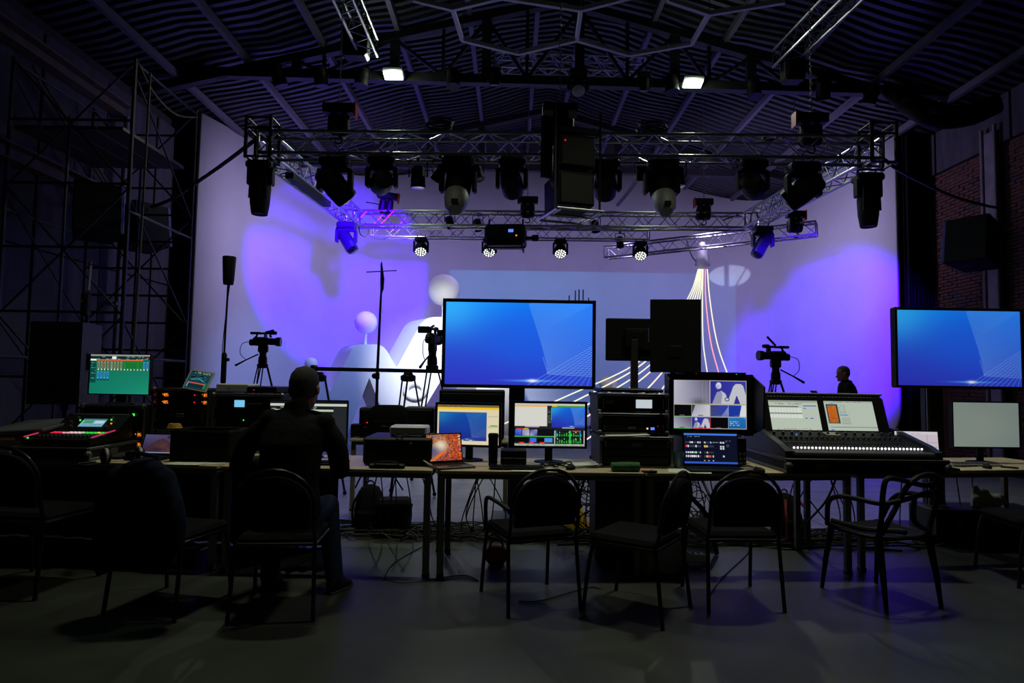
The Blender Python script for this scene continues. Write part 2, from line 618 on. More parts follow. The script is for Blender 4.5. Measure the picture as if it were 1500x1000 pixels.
def screen(cv, w_, h_, parent, c=(0, 0, 0), M=None, k=1.0, name='screen'):
    """picture grid centred at c, in the XZ plane, facing -Y"""
    W, H = cv.w, cv.h
    xs = (np.arange(W) / (W - 1) - .5) * w_ + c[0]
    zs = (.5 - np.arange(H) / (H - 1)) * h_ + c[2]
    co = np.zeros((H, W, 3))
    co[..., 0] = xs[None, :]
    co[..., 1] = c[1]
    co[..., 2] = zs[:, None]
    co = co.reshape(-1, 3)
    if M is not None:
        A = np.array(M)
        co = co @ A[:3, :3].T + A[:3, 3]
    i = np.arange(H * W).reshape(H, W)
    f = np.stack([i[:-1, :-1], i[1:, :-1], i[1:, 1:], i[:-1, 1:]], -1).reshape(-1, 4)
    me = bpy.data.meshes.new(name)
    me.vertices.add(H * W)
    me.vertices.foreach_set('co', co.ravel())
    me.loops.add(f.size)
    me.loops.foreach_set('vertex_index', f.ravel())
    me.polygons.add(len(f))
    me.polygons.foreach_set('loop_start', np.arange(0, f.size, 4))
    me.update(calc_edges=True)
    a = np.clip(cv.a / 255, 0, 1)
    l = np.where(a <= .04045, a / 12.92, ((a + .055) / 1.055) ** 2.4).reshape(-1, 3)
    at = me.color_attributes.new('picture', 'FLOAT_COLOR', 'POINT')
    at.data.foreach_set('color', np.concatenate([l, np.ones((len(l), 1))], 1).ravel())
    me.materials.append(screen_mat(k))
    return link(name, me, parent)
# ------------------------------------------------------------------ the hall: floor, walls, roof
def struct(name, mb, m, parent=None, smooth=False):
    o = mb.build(name, m, parent, smooth)
    o['kind'] = 'structure'
    return o
XW0, XW1, XR, ZR = -7.1, 8.75, .85, 8.83
def roofz(x):
    return ZR - .26 * abs(x - XR) - .019 * (x - XR)
struct('floor', b1((.8, 8.5, -.06), (17.2, 24, .12)), CONC)
m = MB()
for k in range(3):
    m.box((-6.2 + 4.67 * k + 2.3, 12.96, .002), (4.66, 13.3, .004))
struct('floor', m, STFL)
# corrugated roof sheets, ribs running down the slope, each bay a little wavy
for side in (-1, 1):
    vs, fs = [], []
    xs = np.linspace(0, 8.3 if side < 0 else 8.2, 15)
    prof = []
    y = -3.2
    while y < 20.4:
        prof += [(y, 0), (y + .015, .075), (y + .095, .075), (y + .11, 0)]
        y += .20
    for i, dx in enumerate(xs):
        x = XR + side * dx
        for j, (yy, zz) in enumerate(prof):
            sag = .035 * math.sin(dx * 2.1 + .6 * math.sin(yy * .9)) + .02 * math.sin(yy * 2.3 + dx * 3.1)
            vs.append((x, yy + .03 * math.sin(dx * 3 + yy), roofz(x) + zz + sag))
    n = len(prof)
    for i in range(len(xs) - 1):
        for j in range(n - 1):
            fs.append((i * n + j, i * n + j + 1, (i + 1) * n + j + 1, (i + 1) * n + j))
    m = MB()
    m.add(vs, fs)
    o = struct('ceiling', m, ROOFM)
    sl = math.atan(.26)
    for dx in (.45, 1.75, 3.1, 4.5, 5.9, 7.2):
        x = XR + side * dx
        beam('purlin', (x, -3, roofz(x) - .11), (x, 20.2, roofz(x) - .11), .09, .13, PURL, o)
# far gable wall behind the cyclorama
m = MB()
m.prism([(XW0 - .1, 20.6, 0), (XW1 + .1, 20.6, 0), (XW1 + .1, 20.6, roofz(XW1)), (XR, 20.6, ZR), (XW0 - .1, 20.6, roofz(XW0))], (0, .15, 0))
struct('wall_far', m, PANEL)
# cyclorama: U-shaped white wall with a coved foot
def qb(a, b, c, n):
    a, b, c = V(a), V(b), V(c)
    return [a * (1 - t) ** 2 + b * 2 * t * (1 - t) + c * t * t for t in [i / n for i in range(n + 1)]]
pl = [V((-6.7, 13.3)), V((-6.45, 14.5)), V((-6.12, 15.7))] + qb((-5.72, 17.0), (-4.85, 19.9), (-2.2, 19.9), 12) + \
    [V((0, 19.9)), V((2, 19.9)), V((4, 19.9))] + qb((5.6, 19.9), (7.6, 19.9), (7.72, 18.1), 10) + [V((7.88, 16.5)), V((7.98, 15)), V((8.08, 13.3))]
vs, fs = [], []
RC = .9
np_ = 12
for i, p in enumerate(pl):
    t = (pl[min(i + 1, len(pl) - 1)] - pl[max(i - 1, 0)]).normalized()
    nrm = V((t.y, -t.x))
    zt = min(roofz(p.x) - .10, 7.9)
    vs.append((p.x, p.y, zt))
    vs.append((p.x, p.y, (zt + RC) / 2))
    for k in range(np_ + 1):
        a = PI / 2 * k / np_
        o = RC * (1 - math.cos(a))
        vs.append((p.x + nrm.x * o, p.y + nrm.y * o, .012 + RC - RC * math.sin(a)))
n = np_ + 3
for i in range(len(pl) - 1):
    for k in range(n - 1):
        fs.append((i * n + k, (i + 1) * n + k, (i + 1) * n + k + 1, i * n + k + 1))
m = MB()
m.add(vs, fs)
cyc = struct('wall_back', m, CYC, smooth=True)
sd = cyc.modifiers.new('thickness', 'SOLIDIFY')
sd.thickness = .07
sd.offset = -1
# left wall: tall grey panels with open joints, a pipe column and two runway beams
wl = struct('wall_left', b1((XW0 - .16, 8.5, 3.3), (.16, 24, 6.8)), MORT)
for k in range(15):
    y = -3 + 1.55 * k
    for z0, z1 in ((0, 3.2), (3.23, 6.5)):
        beam('panel', (XW0 - .05, y + .765, z0), (XW0 - .05, y + .765, z1), .07 + .015 * (k % 3), 1.5, PANEL, wl, up=(0, 1, 0))
for z in (6.05, 4.42):
    o = struct('trim', b1((XW0 + .12, 6.6, z + .11), (.2, 9.4, .03)).box((XW0 + .12, 6.6, z - .11), (.2, 9.4, .03)).box((XW0 + .05, 6.6, z), (.04, 9.4, .2)), RUST)
    o.name = 'trim_1' if z > 5 else 'trim_2'
o = MB()
a, b = V((XW0 + .14, 9.0, 5.75)), V((XW0 + .14, 10.8, 4.6))
for d in (-.05, .05):
    o.cyl(a + V((0, 0, d)), b + V((0, 0, d)), .025, n=6)
o = struct('trim', o, RUST)
o.name = 'trim_3'
o = MB()
for d in (0, .09):
    o.cyl((XW0 + .2, 11.15 + d, 0), (XW0 + .2, 11.15 + d, 5.95), .045, n=12)
for z in (1.2, 2.6, 4.0, 5.4):
    o.box((XW0 + .12, 11.2, z), (.22, .26, .05))
o = struct('column', o, TUBEG)
o.name = 'trim_4'
# right wall: brick below, panel strip above, column
wr = struct('wall_right', b1((XW1 + .14, 8.5, 2.86), (.2, 24, 5.72)), MORT)
bm_ = []
for mm in (BRICK, BRICKD):
    q = b1((0, 0, 0), (.07, .245, .058), .006)
    q.mats = [mm]
    bm_.append(q.mesh('brick'))
cnt = 0
rest = MB()
for r_ in range(86):
    z = .035 + r_ * .0668
    for k in range(28):
        y = 9.6 + k * .257 + (.128 if r_ % 2 else 0)
        px_far = y > 11.0 and y < 13.05 and z > 2.9
        xx = XW1 + .035 + rnd.uniform(-.008, .008)
        if px_far and cnt < 300:
            o = link('brick', bm_[0 if rnd.random() < .74 else 1], wr, (xx, y, z))
            o.rotation_euler = (0, 0, rnd.uniform(-.03, .03))
            cnt += 1
        elif y > 10:
            rest.box((xx, y, z), (.07, .245, .058))
o = rest.build('brickwork', BRICK, wr)
o['kind'] = 'stuff'
for k in range(12):
    beam('panel', (XW1 - .02, -3 + k * 2 + 1, 5.76), (XW1 - .02, -3 + k * 2 + 1, roofz(XW1) - .02), .1, 1.94, PANEL, wr, up=(0, 1, 0))
o = MB()
for y in (11.26, 11.58):
    o.cyl((XW1 - .16, y, 0), (XW1 - .16, y, 6.1), .035, n=10)
o.box((XW1 - .1, 11.42, 3), (.1, .24, 6))
struct('column', o, TUBEG).name = 'trim_5'
# roof trusses
def roof_truss(Y, label, x0, x1, posts, thin):
    t = thing('roof_truss', label, 'roof truss', (0, Y, 0))
    tie = lambda x: 7.0 - .012 * (x - XR)
    beam('tie_beam', (x0, 0, tie(x0)), (x1, 0, tie(x1)), .16, .17, STEELR, t)
    top = lambda x: roofz(x) - .24
    beam('top_chord', (x0, 0, top(x0)), (XR, 0, top(XR)), .16, .15, STEELR, t)
    beam('top_chord', (XR, 0, top(XR)), (x1, 0, top(x1)), .16, .15, STEELR, t)
    for x in posts:
        beam('post', (x, 0, tie(x)), (x, 0, top(x)), .17, .12, STEELR, t, up=(0, 1, 0))
    for x in thin:
        beam('hanger', (x, 0, tie(x)), (x, 0, top(x)), .06, .06, STEELR, t, up=(0, 1, 0))
        for s_ in (-1, 1):
            c = [p for p in posts if (p - x) * s_ > 0]
            if c:
                p = min(c, key=lambda q: abs(q - x))
                beam('diagonal', (x, 0, tie(x) + .05), (p, 0, top(p) - .05), .06, .06, STEELR, t, up=(0, 1, 0))
    return t
def wx(px, D):
    return (px - 750) * D / FPX
roof_truss(11.8, 'black steel roof truss across the hall carrying the two bright floodlights', XW0, XW1,
           [wx(p, 11.8) for p in (300, 420, 567, 705, 845, 988, 1103, 1215, 1340)], [wx(p, 11.8) for p in (355, 461, 640, 766, 917, 1040, 1160, 1280)])
roof_truss(16.8, 'second dark roof truss behind, its tie beam over the top of the white wall', XW0 + .4, XW1 - .6,
           [wx(p, 16.8) for p in (520, 623, 700, 797, 903, 1000, 1080)], [])
# hexagon frame of slim grey bars hung level under the roof
ZH = 6.4
hx = thing('hexagon_frame', 'grey honeycomb frame of slim bars hanging level overhead, cut by the top edge', 'ceiling frame', PZ(760, 78, ZH))
hn = dict(a=(555, -16), b=(663, 13), c=(677, 58), d=(760, 78), e=(845, 58), f=(851, 14), g=(760, -8), h=(922, 80), i=(1013, 64), j=(1039, 20), k=(952, -12), l=(1150, 2), m=(735, -4), n=(930, -6), o=(978, 0), p=(605, -1))
pt = {k: PZ(v[0], v[1], ZH) - hx.location for k, v in hn.items()}
for a, b in ('pb', 'bm', 'bc', 'cd', 'de', 'ef', 'fm', 'fn', 'eh', 'hi', 'ij', 'jo', 'jl'):
    beam('bar', pt[a], pt[b], .055, .06, mat('pale_grey_tube', (176, 174, 182), .5, noise=.06, nscale=20), hx)
for k in 'cfj':
    rod('suspension_wire', pt[k], pt[k] + V((0, 0, roofz(hx.location.x + pt[k].x) - ZH - .05)), .006, BLK2, hx)
# black drapes closing the gaps beside the cyclorama, ducts
def drape(x0, x1, y, z1, label):
    m = MB()
    n = 30
    vs = []
    for i in range(n + 1):
        x = x0 + (x1 - x0) * i / n
        for z in (0.02, z1):
            for s_ in (0, .02):
                vs.append((x, y + .05 * math.sin(i * 1.7) + s_, z))
    fs = []
    for i in range(n):
        a, b = i * 4, (i + 1) * 4
        fs += [(a, b, b + 2, a + 2), (a + 1, a + 3, b + 3, b + 1), (a + 2, b + 2, b + 3, a + 3), (a, a + 1, b + 1, b)]
    m.add(vs, fs)
    tag(m.build('black_drape', FABB, smooth=True), label, 'drape')
drape(XW0 + .05, -6.72, 13.2, roofz(-6.9) - .25, 'black drape filling the gap between left wall and white cyclorama')
drape(8.14, XW1 - .06, 13.2, roofz(8.4) - .12, 'black drape filling the gap between white cyclorama and brick wall')
for i, (pts, lb) in enumerate((([(1298, 130, 11.7), (1335, 162, 10.9), (1370, 178, 10.7), (1420, 174, 10.7), (1462, 156, 10.7)], 'black flexible duct sagging lowest from the roof to the brick wall column'),
                              ([(1325, 143, 11.0), (1350, 152, 10.9), (1392, 164, 10.8), (1430, 160, 10.8), (1460, 148, 10.8)], 'black flexible duct sagging just above another near the brick wall'))):
    c = bez([P(*p) for p in pts], 44)
    m = MB()
    m.tube(c, [.115 + .008 * (k % 2) for k in range(len(c))], 12)
    tag(m.build('flexible_duct', BLK, smooth=True), lb, 'duct')
# ------------------------------------------------------------------ lighting rig
def box_truss(label, a, b, size, bays, group=None, rc=.024, rb=.010, m=ALU, name='lighting_truss'):
    a, b = V(a), V(b)
    t = thing(name, label, 'truss', a, 0, group)
    L = b - a
    d = L.normalized()
    sx = d.cross(V((0, 0, 1))).normalized()
    up = sx.cross(d)
    h = size / 2
    cs = [(-1, -1), (1, -1), (1, 1), (-1, 1)]
    off = [sx * (i * h) + up * (j * h) for i, j in cs]
    for o in off:
        rod('chord', o, o + L, rc, m, t)
    for f in range(4):
        o1, o2 = off[f], off[(f + 1) % 4]
        for k in range(bays):
            p, q = L * (k / bays), L * ((k + 1) / bays)
            if (k + f) % 2:
                rod('brace', o1 + p, o2 + q, rb, m, t, 6)
            else:
                rod('brace', o2 + p, o1 + q, rb, m, t, 6)
    for e in (V((0, 0, 0)), L):
        for f in range(4):
            rod('end_bar', off[f] + e, off[(f + 1) % 4] + e, rb * 1.6, m, t, 6)
    return t
FA, FB = P(385, 213, 8.4), P(1285, 221, 8.4)
BA, BB = P(521, 321, 13.0), P(1096, 325, 13.0)
mid = (FA + FB) / 2
box_truss('front box truss of bare aluminium spanning the stage, carrying the row of moving heads', FA, FB, .29, 30)
box_truss('back box truss of bare aluminium above the stage with the projector under it', BA, BB, .29, 30)
dl = (BA - FA).normalized() * .2
box_truss('left side box truss running back from the front truss, lit purple', FA + dl, BA - dl, .29, 18)
dr = (BB - FB).normalized() * .2
box_truss('right side box truss running back from the front truss to the right corner', FB + dr, BB - dr, .29, 18)
TA, TB = P(545, 340, 14.2), P(950, 344, 14.2)
box_truss('slimmer third truss just behind the back truss with four round wash lights', TA, TB, .24, 26, rc=.018, rb=.008)
QA, QB = P(888, 370, 15.0), P(1196, 335, 12.6)
box_truss('skewed box truss at the right holding the cluster of glowing cords', QA, QB, .26, 18, rc=.02, rb=.009)
box_truss('short box truss behind the roof truss tie beam, under the hexagons', P(725, 92, 12.4), P(945, 99, 12.4), .29, 14)
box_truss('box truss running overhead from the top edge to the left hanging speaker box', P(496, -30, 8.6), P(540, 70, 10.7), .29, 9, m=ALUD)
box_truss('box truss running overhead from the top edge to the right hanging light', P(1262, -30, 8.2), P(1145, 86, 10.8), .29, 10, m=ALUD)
# corner towers of the front truss
for c, lb in ((FA, 'black sleeve block on the left front truss corner'), (FB, 'black sleeve block on the right front truss corner')):
    t = thing('corner_block', lb, 'truss corner', c)
    for sx in (-1, 1):
        for sy in (-1, 1):
            rod('post', (sx * .16, sy * .16, -.22), (sx * .16, sy * .16, .34), .026, BLK2, t)
    for z in (-.2, .18, .32):
        for sx in (-1, 1):
            rod('rail', (sx * .16, -.16, z), (sx * .16, .16, z), .016, BLK2, t)
            rod('rail', (-.16, sx * .16, z), (.16, sx * .16, z), .016, BLK2, t)
# light batten beneath the left side truss
a = FA + (BA - FA) * .14 + V((.12, 0, -.22))
b = FA + (BA - FA) * .52 + V((.12, 0, -.22))
t = thing('light_batten', 'long black light batten clamped under the left side truss', 'light', a)
beam('housing', (0, 0, 0), b - a, .12, .09, BLK, t)
for k in (.2, .8):
    rod('clamp', (b - a) * k, (b - a) * k + V((0, 0, .14)), .02, BLK2, t)

def chain_hoist(px, py, D, label, plate=RED, pside=0, w_=.42, ztop=None, bag=True):
    """electric chain hoist hanging body-up over a truss"""
    p = P(px, py, D)
    t = thing('chain_hoist', label, 'hoist', p)
    part('cover', b1((0, 0, 0), (w_, .16, .13), .012), BLK, t)
    if plate is not None:
        part('side_plate', b1((pside * (w_ / 2 + .012), 0, -.02), (.025, .15, .20), .005), plate, t)
    for k in (-1, 1):
        m = MB()
        m.lathe([(.04, 0), (.075, -.03), (.08, -.22), (.06, -.28), (.03, -.30)], (k * .07, 0, -.07), (0, 0, 1), 14)
        part('motor', m, BLK2, t, True)
    part('chain_bag', b1((-.03, .09, -.22), (.2, .12, .26), .04), FABB, t)
    m = MB()
    zt = (ztop if ztop else roofz(p.x) - .3) - p.z
    z = .06
    k = 0
    while z < zt:
        m.tube([(.014 * math.cos(a) * (k % 2), .014 * math.cos(a) * ((k + 1) % 2), z + .03 + .026 * math.sin(a)) for a in [i * PI / 3 for i in range(6)]], .005, 4, True)
        z += .042
        k += 1
    part('chain', m, GREYM, t)
    part('hook', MB().tube(arc((0, 0, -.42), .05, PI * .5, -PI * .9, 10), .012, 6), BLK2, t)
    return t
chain_hoist(497, 160, 8.4, 'chain hoist with a red end above the left part of the front truss', RED, 1)
chain_hoist(1188, 174, 8.4, 'chain hoist with a red end above the right part of the front truss', RED, -1)
t = chain_hoist(820, 161, 7.6, 'chain hoist with two pale label plates above the centre of the front truss', None)
for s_ in (-1, 1):
    part('label_plate', b1((s_ * .14, -.09, -.09), (.11, .012, .10), .003), GREYL, t)
t = chain_hoist(568, 287, 12.9, 'chain hoist with red end over the left end of the back truss', RED, 1)
t.rotation_euler.y = R(8)
chain_hoist(773, 293, 12.9, 'chain hoist over the middle of the back truss beside the dark speaker cluster', None)
chain_hoist(1031, 296, 12.9, 'chain hoist with a red tag over the right end of the back truss', RED, -1, .36)
chain_hoist(1165, 314, 12.7, 'small chain hoist with red end at the outer end of the skewed truss', RED, 1, .36)

def clamp(t, z, w_=.12):
    for s_ in (-1, 1):
        m = MB()
        m.tube(arc((s_ * w_, 0, z), .032, -PI * .8, PI * .8, 10, (0, 1, 0), (0, 0, -1)), .012, 6)
        part('clamp', m, BLK2, t)
def moving_head(px, py, D, label, d=(0, .6, -.8), s=1.0, yaw=0, L=.34, rad=.15, lens=True, face=None, body=BLK, rear=None, group='moving head lights on the front truss', cl=True):
    """px, py: the truss-side underside of the base. d: the way the lens looks."""
    p = P(px, py, D)
    t = thing('moving_head_light', label, 'stage light', p, 0, group)
    M = Matrix.Rotation(yaw, 4, 'Z') @ Matrix.Scale(s, 4)
    part('base', b1((0, 0, -.06), (.36, .26, .12), .03, M), body, t)
    m = MB()
    m.cbox((0, 0, -.15), (.34, .12, .07), .02, M)
    for k in (-1, 1):
        m.cbox((k * .185, 0, -.27), (.055, .14, .27), .02, M)
    part('yoke', m, body, t)
    d = V(d).normalized()
    c = M @ V((0, 0, -.33))
    r = rad * s
    l = L * s
    m = MB()
    m.lathe([(r * .55, -l * .55), (r * .85, -l * .48), (r * .96, -l * .2), (r, l * .1), (r * .98, l * .42), (r * .92, l * .5)], c, d, 20)
    part('head', m, body, t, True)
    if rear is not None:
        m = MB()
        m.lathe([(r * .9, -l * .2), (r * .93, -l * .5), (r * .8, -l * .78), (r * .5, -l * .92)], c, d, 20)
        part('rear_housing', m, rear, t, True)
        m = MB()
        m.cbox(c - d * (l * .7) + V((0, -r * .9, 0)), (r * .5, .02, r * .35), .004)
        part('vent', m, BLK, t)
    m = MB()
    m.lathe([(r * .86, l * .49), (r * .7, l * .53), (r * .3, l * .56)], c, d, 20)
    part('lens', m, face if face else GLASSL, t, True)
    if cl:
        clamp(t, .03)
    return t
# front truss, from left to right
def beam_light(px, py, D, label):
    p = P(px, py, D)
    t = thing('beam_light', label, 'stage light', p, 0, 'long beam lights hanging at the front truss ends')
    part('base', b1((0, 0, -.05), (.34, .26, .11), .03), BLK, t)
    for k in (-1, 1):
        part('yoke_arm', b1((k * .15, 0, -.19), (.04, .12, .24), .015), BLK, t)
    m = MB()
    m.lathe([(.10, -.09), (.125, -.14), (.135, -.35), (.125, -.55), (.105, -.68), (.10, -.70), (.085, -.69)], (0, 0, 0), (0, 0, 1), 20)
    part('head', m, BLK, t, True)
    for k in (-1, 1):
        m = MB()
        m.tube([(k * .10, -.09, -.2), (k * .11, -.09, -.5)], .012, 6)
        part('grip', m, BLK2, t)
    clamp(t, .04)
    return t
beam_light(383, 238, 8.35, 'long black beam light pointing straight down at the left front truss corner')
beam_light(1271, 256, 8.35, 'long black beam light pointing straight down at the right front truss corner')
moving_head(492, 232, 8.4, 'large black moving head tilted down to the right, under the red-ended left hoist', (.55, .45, -.62), 1.1, L=.44)
moving_head(560, 231, 8.4, 'round black moving head facing the stage, left of the big grey-backed one', DIR_L)
moving_head(672, 231, 8.4, 'big moving head with grey rear housing, left of the speaker cluster', (.04, .5, .86), 1.18, rear=GREYL, L=.40)
moving_head(750, 233, 8.4, 'round black moving head close to the left side of the speaker cluster', (.15, .8, -.45))
moving_head(887, 236, 8.4, 'round black moving head close to the right side of the speaker cluster', (.1, .8, -.5))
moving_head(969, 236, 8.4, 'big moving head with grey rear housing, right of the speaker cluster', (-.03, .5, .86), 1.12, rear=GREYL, L=.42)
moving_head(1102, 236, 8.4, 'round black moving head facing the stage, right of the big grey-backed one', DIR_R)
moving_head(1176, 240, 8.4, 'large black moving head tilted down to the left, under the red-ended right hoist', (-.62, .4, -.48), 1.1, L=.44)
# smaller lamps on the front truss
def small_spot(px, py, D, label, d=(0, .3, -1), s=1.0, m_=BLK, group='small spotlights on the trusses', L=.26, face=None):
    p = P(px, py, D)
    t = thing('small_spotlight', label, 'stage light', p, 0, group)
    d = V(d).normalized()
    x = d.cross(V((0, 1, .01))).normalized() if abs(d.y) < .9 else V((1, 0, 0))
    c = V((0, 0, -.2 * s))
    m = MB()
    m.lathe([(.05 * s, -L * .5 * s), (.085 * s, -L * .4 * s), (.09 * s, L * .4 * s), (.1 * s, L * .5 * s)], c, d, 16)
    part('barrel', m, m_, t, True)
    m = MB()
    m.lathe([(.085 * s, L * .505 * s), (.04 * s, L * .52 * s)], c, d, 16)
    part('lens', m, face if face else GLASSL, t, True)
    m = MB()
    m.tube([(-.11 * s, 0, -.2 * s), (-.11 * s, 0, 0), (.11 * s, 0, 0), (.11 * s, 0, -.2 * s)], .012 * s, 6)
    part('bracket', m, BLK2, t)
    m = MB()
    m.cyl((0, 0, 0), (0, 0, .1 * s), .025 * s)
    part('clamp', m, BLK2, t)
    return t
small_spot(613, 236, 8.5, 'grey spotlight pointing straight down between two moving heads on the left', (0, .1, -1), 1.1)
small_spot(699, 236, 8.5, 'slim spotlight tilted beside the left grey-backed moving head', (.3, -.2, -1), .8)
small_spot(645, 234, 8.5, 'short spotlight tilted away left of the grey-backed moving head', (-.6, .4, -.8), .9)
small_spot(938, 238, 8.5, 'small spotlight hanging left of the right grey-backed moving head', (0, .3, -1), .75)
small_spot(993, 238, 8.5, 'slim black spotlight right of the right grey-backed moving head', (.1, 0, -1), 1.0)
# par cans and small heads in a row under the roof truss
for px, py, lb, d, f in ((408, 99, 'black par can, far left of the row under the roof truss', (.3, .3, -1), GLASSL), (470, 99, 'black par can, second from left in the row under the roof truss', (.1, .2, -1), GLASSL),
                      (531, 101, 'par can with a glinting side, left of the left floodlight', (-.1, -.1, -1), GREYL), (664, 102, 'par can with pale lens between the left floodlight and roof centre', (.05, -.15, -1), GREYL),
                      (984, 111, 'par can with a bright side, close left of the right floodlight', (.05, -.2, -1), GREYL), (1104, 117, 'par can right of the right floodlight with a bluish lens', (.02, -.2, -1), GREYL),
                      (1205, 120, 'black par can right of the overhead box truss end', (.2, .3, -1), GLASSL), (1276, 126, 'black par can, far right of the row under the roof truss', (-.2, .3, -1), GLASSL)):
    p = P(px, py, 11.6)
    t = thing('par_can', lb, 'stage light', p, 0, 'par cans under the roof truss')
    d = V(d).normalized()
    c = V((0, 0, -.17))
    m = MB()
    m.lathe([(.05, -.2), (.12, -.15), (.125, -.02), (.12, .0), (.126, .02), (.126, .16), (.13, .17), (.11, .17)], c, d, 20)
    part('can', m, BLK2, t, True)
    m = MB()
    m.lathe([(.108, .16), (.05, .15)], c, d, 20)
    part('lens', m, f, t, True)
    m = MB()
    m.tube([(-.145, 0, -.17), (-.145, 0, .03), (.145, 0, .03), (.145, 0, -.17)], .012, 6)
    part('bracket', m, BLK2, t)
moving_head(724, 100, 11.6, 'small black moving head under the roof truss, left of roof centre', (0, .3, -1), .62, group='small moving heads under the roof truss')
moving_head(847, 104, 11.5, 'round wash head with a pale lens under the roof truss centre', (0, -.55, -.8), .95, face=GREYL, L=.24, rad=.155, group='small moving heads under the roof truss')
moving_head(944, 107, 11.6, 'small black moving head under the roof truss, right of roof centre', (0, .3, -1), .66, group='small moving heads under the roof truss')
# the two work floods
for p, lb in ((FLOOD_A, 'bright work floodlight on the roof truss, left'), (FLOOD_B, 'bright work floodlight on the roof truss, right')):
    t = thing('floodlight', lb + (' of the two, beside the glinting par can' if p.x < 0 else ' of the two'), 'floodlight', p)
    part('housing', b1((0, .03, .045), (.40, .26, .08), .02, e=(R(-18), 0, 0)), GREYM, t)
    o = part('lamp_face', b1((0, -.01, -.012), (.33, .2, .025), .006, e=(R(-18), 0, 0)), glow('flood_glow', (225, 255, 205), 22.0), t)
    part('bracket', MB().tube([(-.21, .03, .04), (-.21, .03, .16), (.21, .03, .16), (.21, .03, .04)], .012, 6), BLK2, t)
# wash lights with many lenses on the third truss, switched on
for i, (px, py, lb) in enumerate(((617, 350, 'first lit wash light from the left under the third truss'), (717, 351, 'lit wash light under the third truss behind the projector corner'),
                                (821, 353, 'lit wash light under the third truss right of the projector'), (938, 356, 'lit wash light at the right, in front of the skewed truss'))):
    p = P(px, py, 14.0)
    t = thing('wash_light', lb, 'stage light', p, 0, 'lit round wash lights under the third truss')
    part('base', b1((0, 0, -.02), (.28, .2, .1), .03), BLK, t)
    for k in (-1, 1):
        part('yoke_arm', b1((k * .15, 0, -.17), (.04, .11, .26), .018), BLK, t)
    d = V((.05 - .03 * i, -.62, -.78)).normalized()
    c = V((0, 0, -.22))
    m = MB()
    m.lathe([(.06, -.13), (.12, -.1), (.135, 0), (.14, .09), (.135, .1)], c, d, 20)
    part('head', m, BLK, t, True)
    u = d.orthogonal().normalized()
    v_ = d.cross(u)
    m = MB()
    for rr, n_ in ((0, 1), (.055, 6), (.105, 12)):
        for k in range(n_):
            a = 2 * PI * k / n_ + .2
            q = c + d * .1 + u * (rr * math.cos(a)) + v_ * (rr * math.sin(a))
            m.lathe([(.019, 0), (.016, .006), (.006, .009)], q, d, 8)
    o = part('lens_cluster', m, glow('wash_glow', (240, 250, 238), 2.2), t, label='ring of bright white lenses')
    clamp(t, .05, .09)
    light('SPOT', 'wash_lamp', p + c + d * .16, p + c + d * 5, LIGHTS['wash'], (.9, .95, 1), spot_size=R(60), spot_blend=.8, shadow_soft_size=.1)
# moving heads at the back corners, blue light on them put into the body colour
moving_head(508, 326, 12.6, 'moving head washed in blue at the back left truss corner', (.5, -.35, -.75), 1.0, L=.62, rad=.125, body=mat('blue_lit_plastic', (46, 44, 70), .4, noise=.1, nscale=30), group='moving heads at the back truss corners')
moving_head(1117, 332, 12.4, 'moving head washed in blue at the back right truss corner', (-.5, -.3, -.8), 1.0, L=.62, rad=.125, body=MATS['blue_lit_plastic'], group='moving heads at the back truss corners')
# small spots hanging inside the back trusses
for i, (px, py, D, lb) in enumerate(((659, 312, 13.1, 'dark spotlight inside the back truss left of the projector'), (700, 316, 13.2, 'dark spotlight inside the back truss close to the projector'),
        (872, 318, 13.2, 'dark spotlight inside the back truss right of the speaker cluster'), (908, 342, 14.4, 'dark spotlight on the left end of the skewed truss'))):
    small_spot(px, py, D, lb, (.2, .6, -.8), .95)
# projector
p = P(741, 347, 12.7)
pj = thing('projector', 'black video projector hanging under the back truss, small lit display', 'projector', p, R(-6))
part('body', b1((0, 0, 0), (.80, .55, .42), .06), BLK, pj)
part('side_panel', b1((.0, -.28, .03), (.72, .02, .24), .008), BLK2, pj)
part('display', b1((.13, -.292, .06), (.10, .006, .06), .002), LED_B, pj)
part('status_light', b1((.24, -.292, -.035), (.03, .006, .03), .002), LED_O, pj)
m = MB()
m.lathe([(.09, 0), (.1, .02), (.1, .2), (.08, .21)], (.1, .27, -.02), (0, 1, 0), 18)
part('lens', m, GLASSL, pj, True)
m = MB()
m.lathe([(.03, 0), (.035, .12), (.065, .14), (.065, .24), (.04, .26)], (.4, -.02, -.03), (1, 0, 0), 14)
part('side_arm', m, BLK, pj, True)
for x in (-.34, .34):
    part('skid', MB().tube([(x, -.2, -.2), (x, -.24, -.27), (x, .24, -.27), (x, .2, -.2)], .015, 6), BLK2, pj)
    part('suspension_bar', MB().tube([(x, 0, .2), (x, 0, .36)], .02, 6), BLK2, pj)
part('front_bar', MB().tube([(-.4, -.235, -.262), (.42, -.235, -.262)], .015, 6), BLK2, pj)
# hanging speaker cluster in the centre, with its aluminium frame and cloth
p = P(828, 205, 7.6)
sc_ = thing('speaker_cluster', 'dark hanging loudspeaker cluster at the centre of the front truss', 'loudspeaker', p, R(16))
part('upper_cabinet', b1((.06, 0, -.22), (.46, .5, .40), .02), BLK, sc_)
part('lower_cabinet', b1((.06, .02, -.66), (.46, .5, .42), .02, e=(R(-4), 0, 0)), BLK, sc_)
part('grille', b1((.06, -.26, -.22), (.40, .015, .34), .006), BLK2, sc_)
part('grille', b1((.06, -.245, -.66), (.40, .015, .36), .006, e=(R(-4), 0, 0)), BLK2, sc_)
m = MB()
n = 14
vs = []
for i in range(n + 1):
    for z in (.25, -.5):
        vs.append((-.32 + .14 * i / n, .03 * math.sin(i * 1.8) - .05, z))
        vs.append((-.32 + .14 * i / n, .03 * math.sin(i * 1.8) - .03, z))
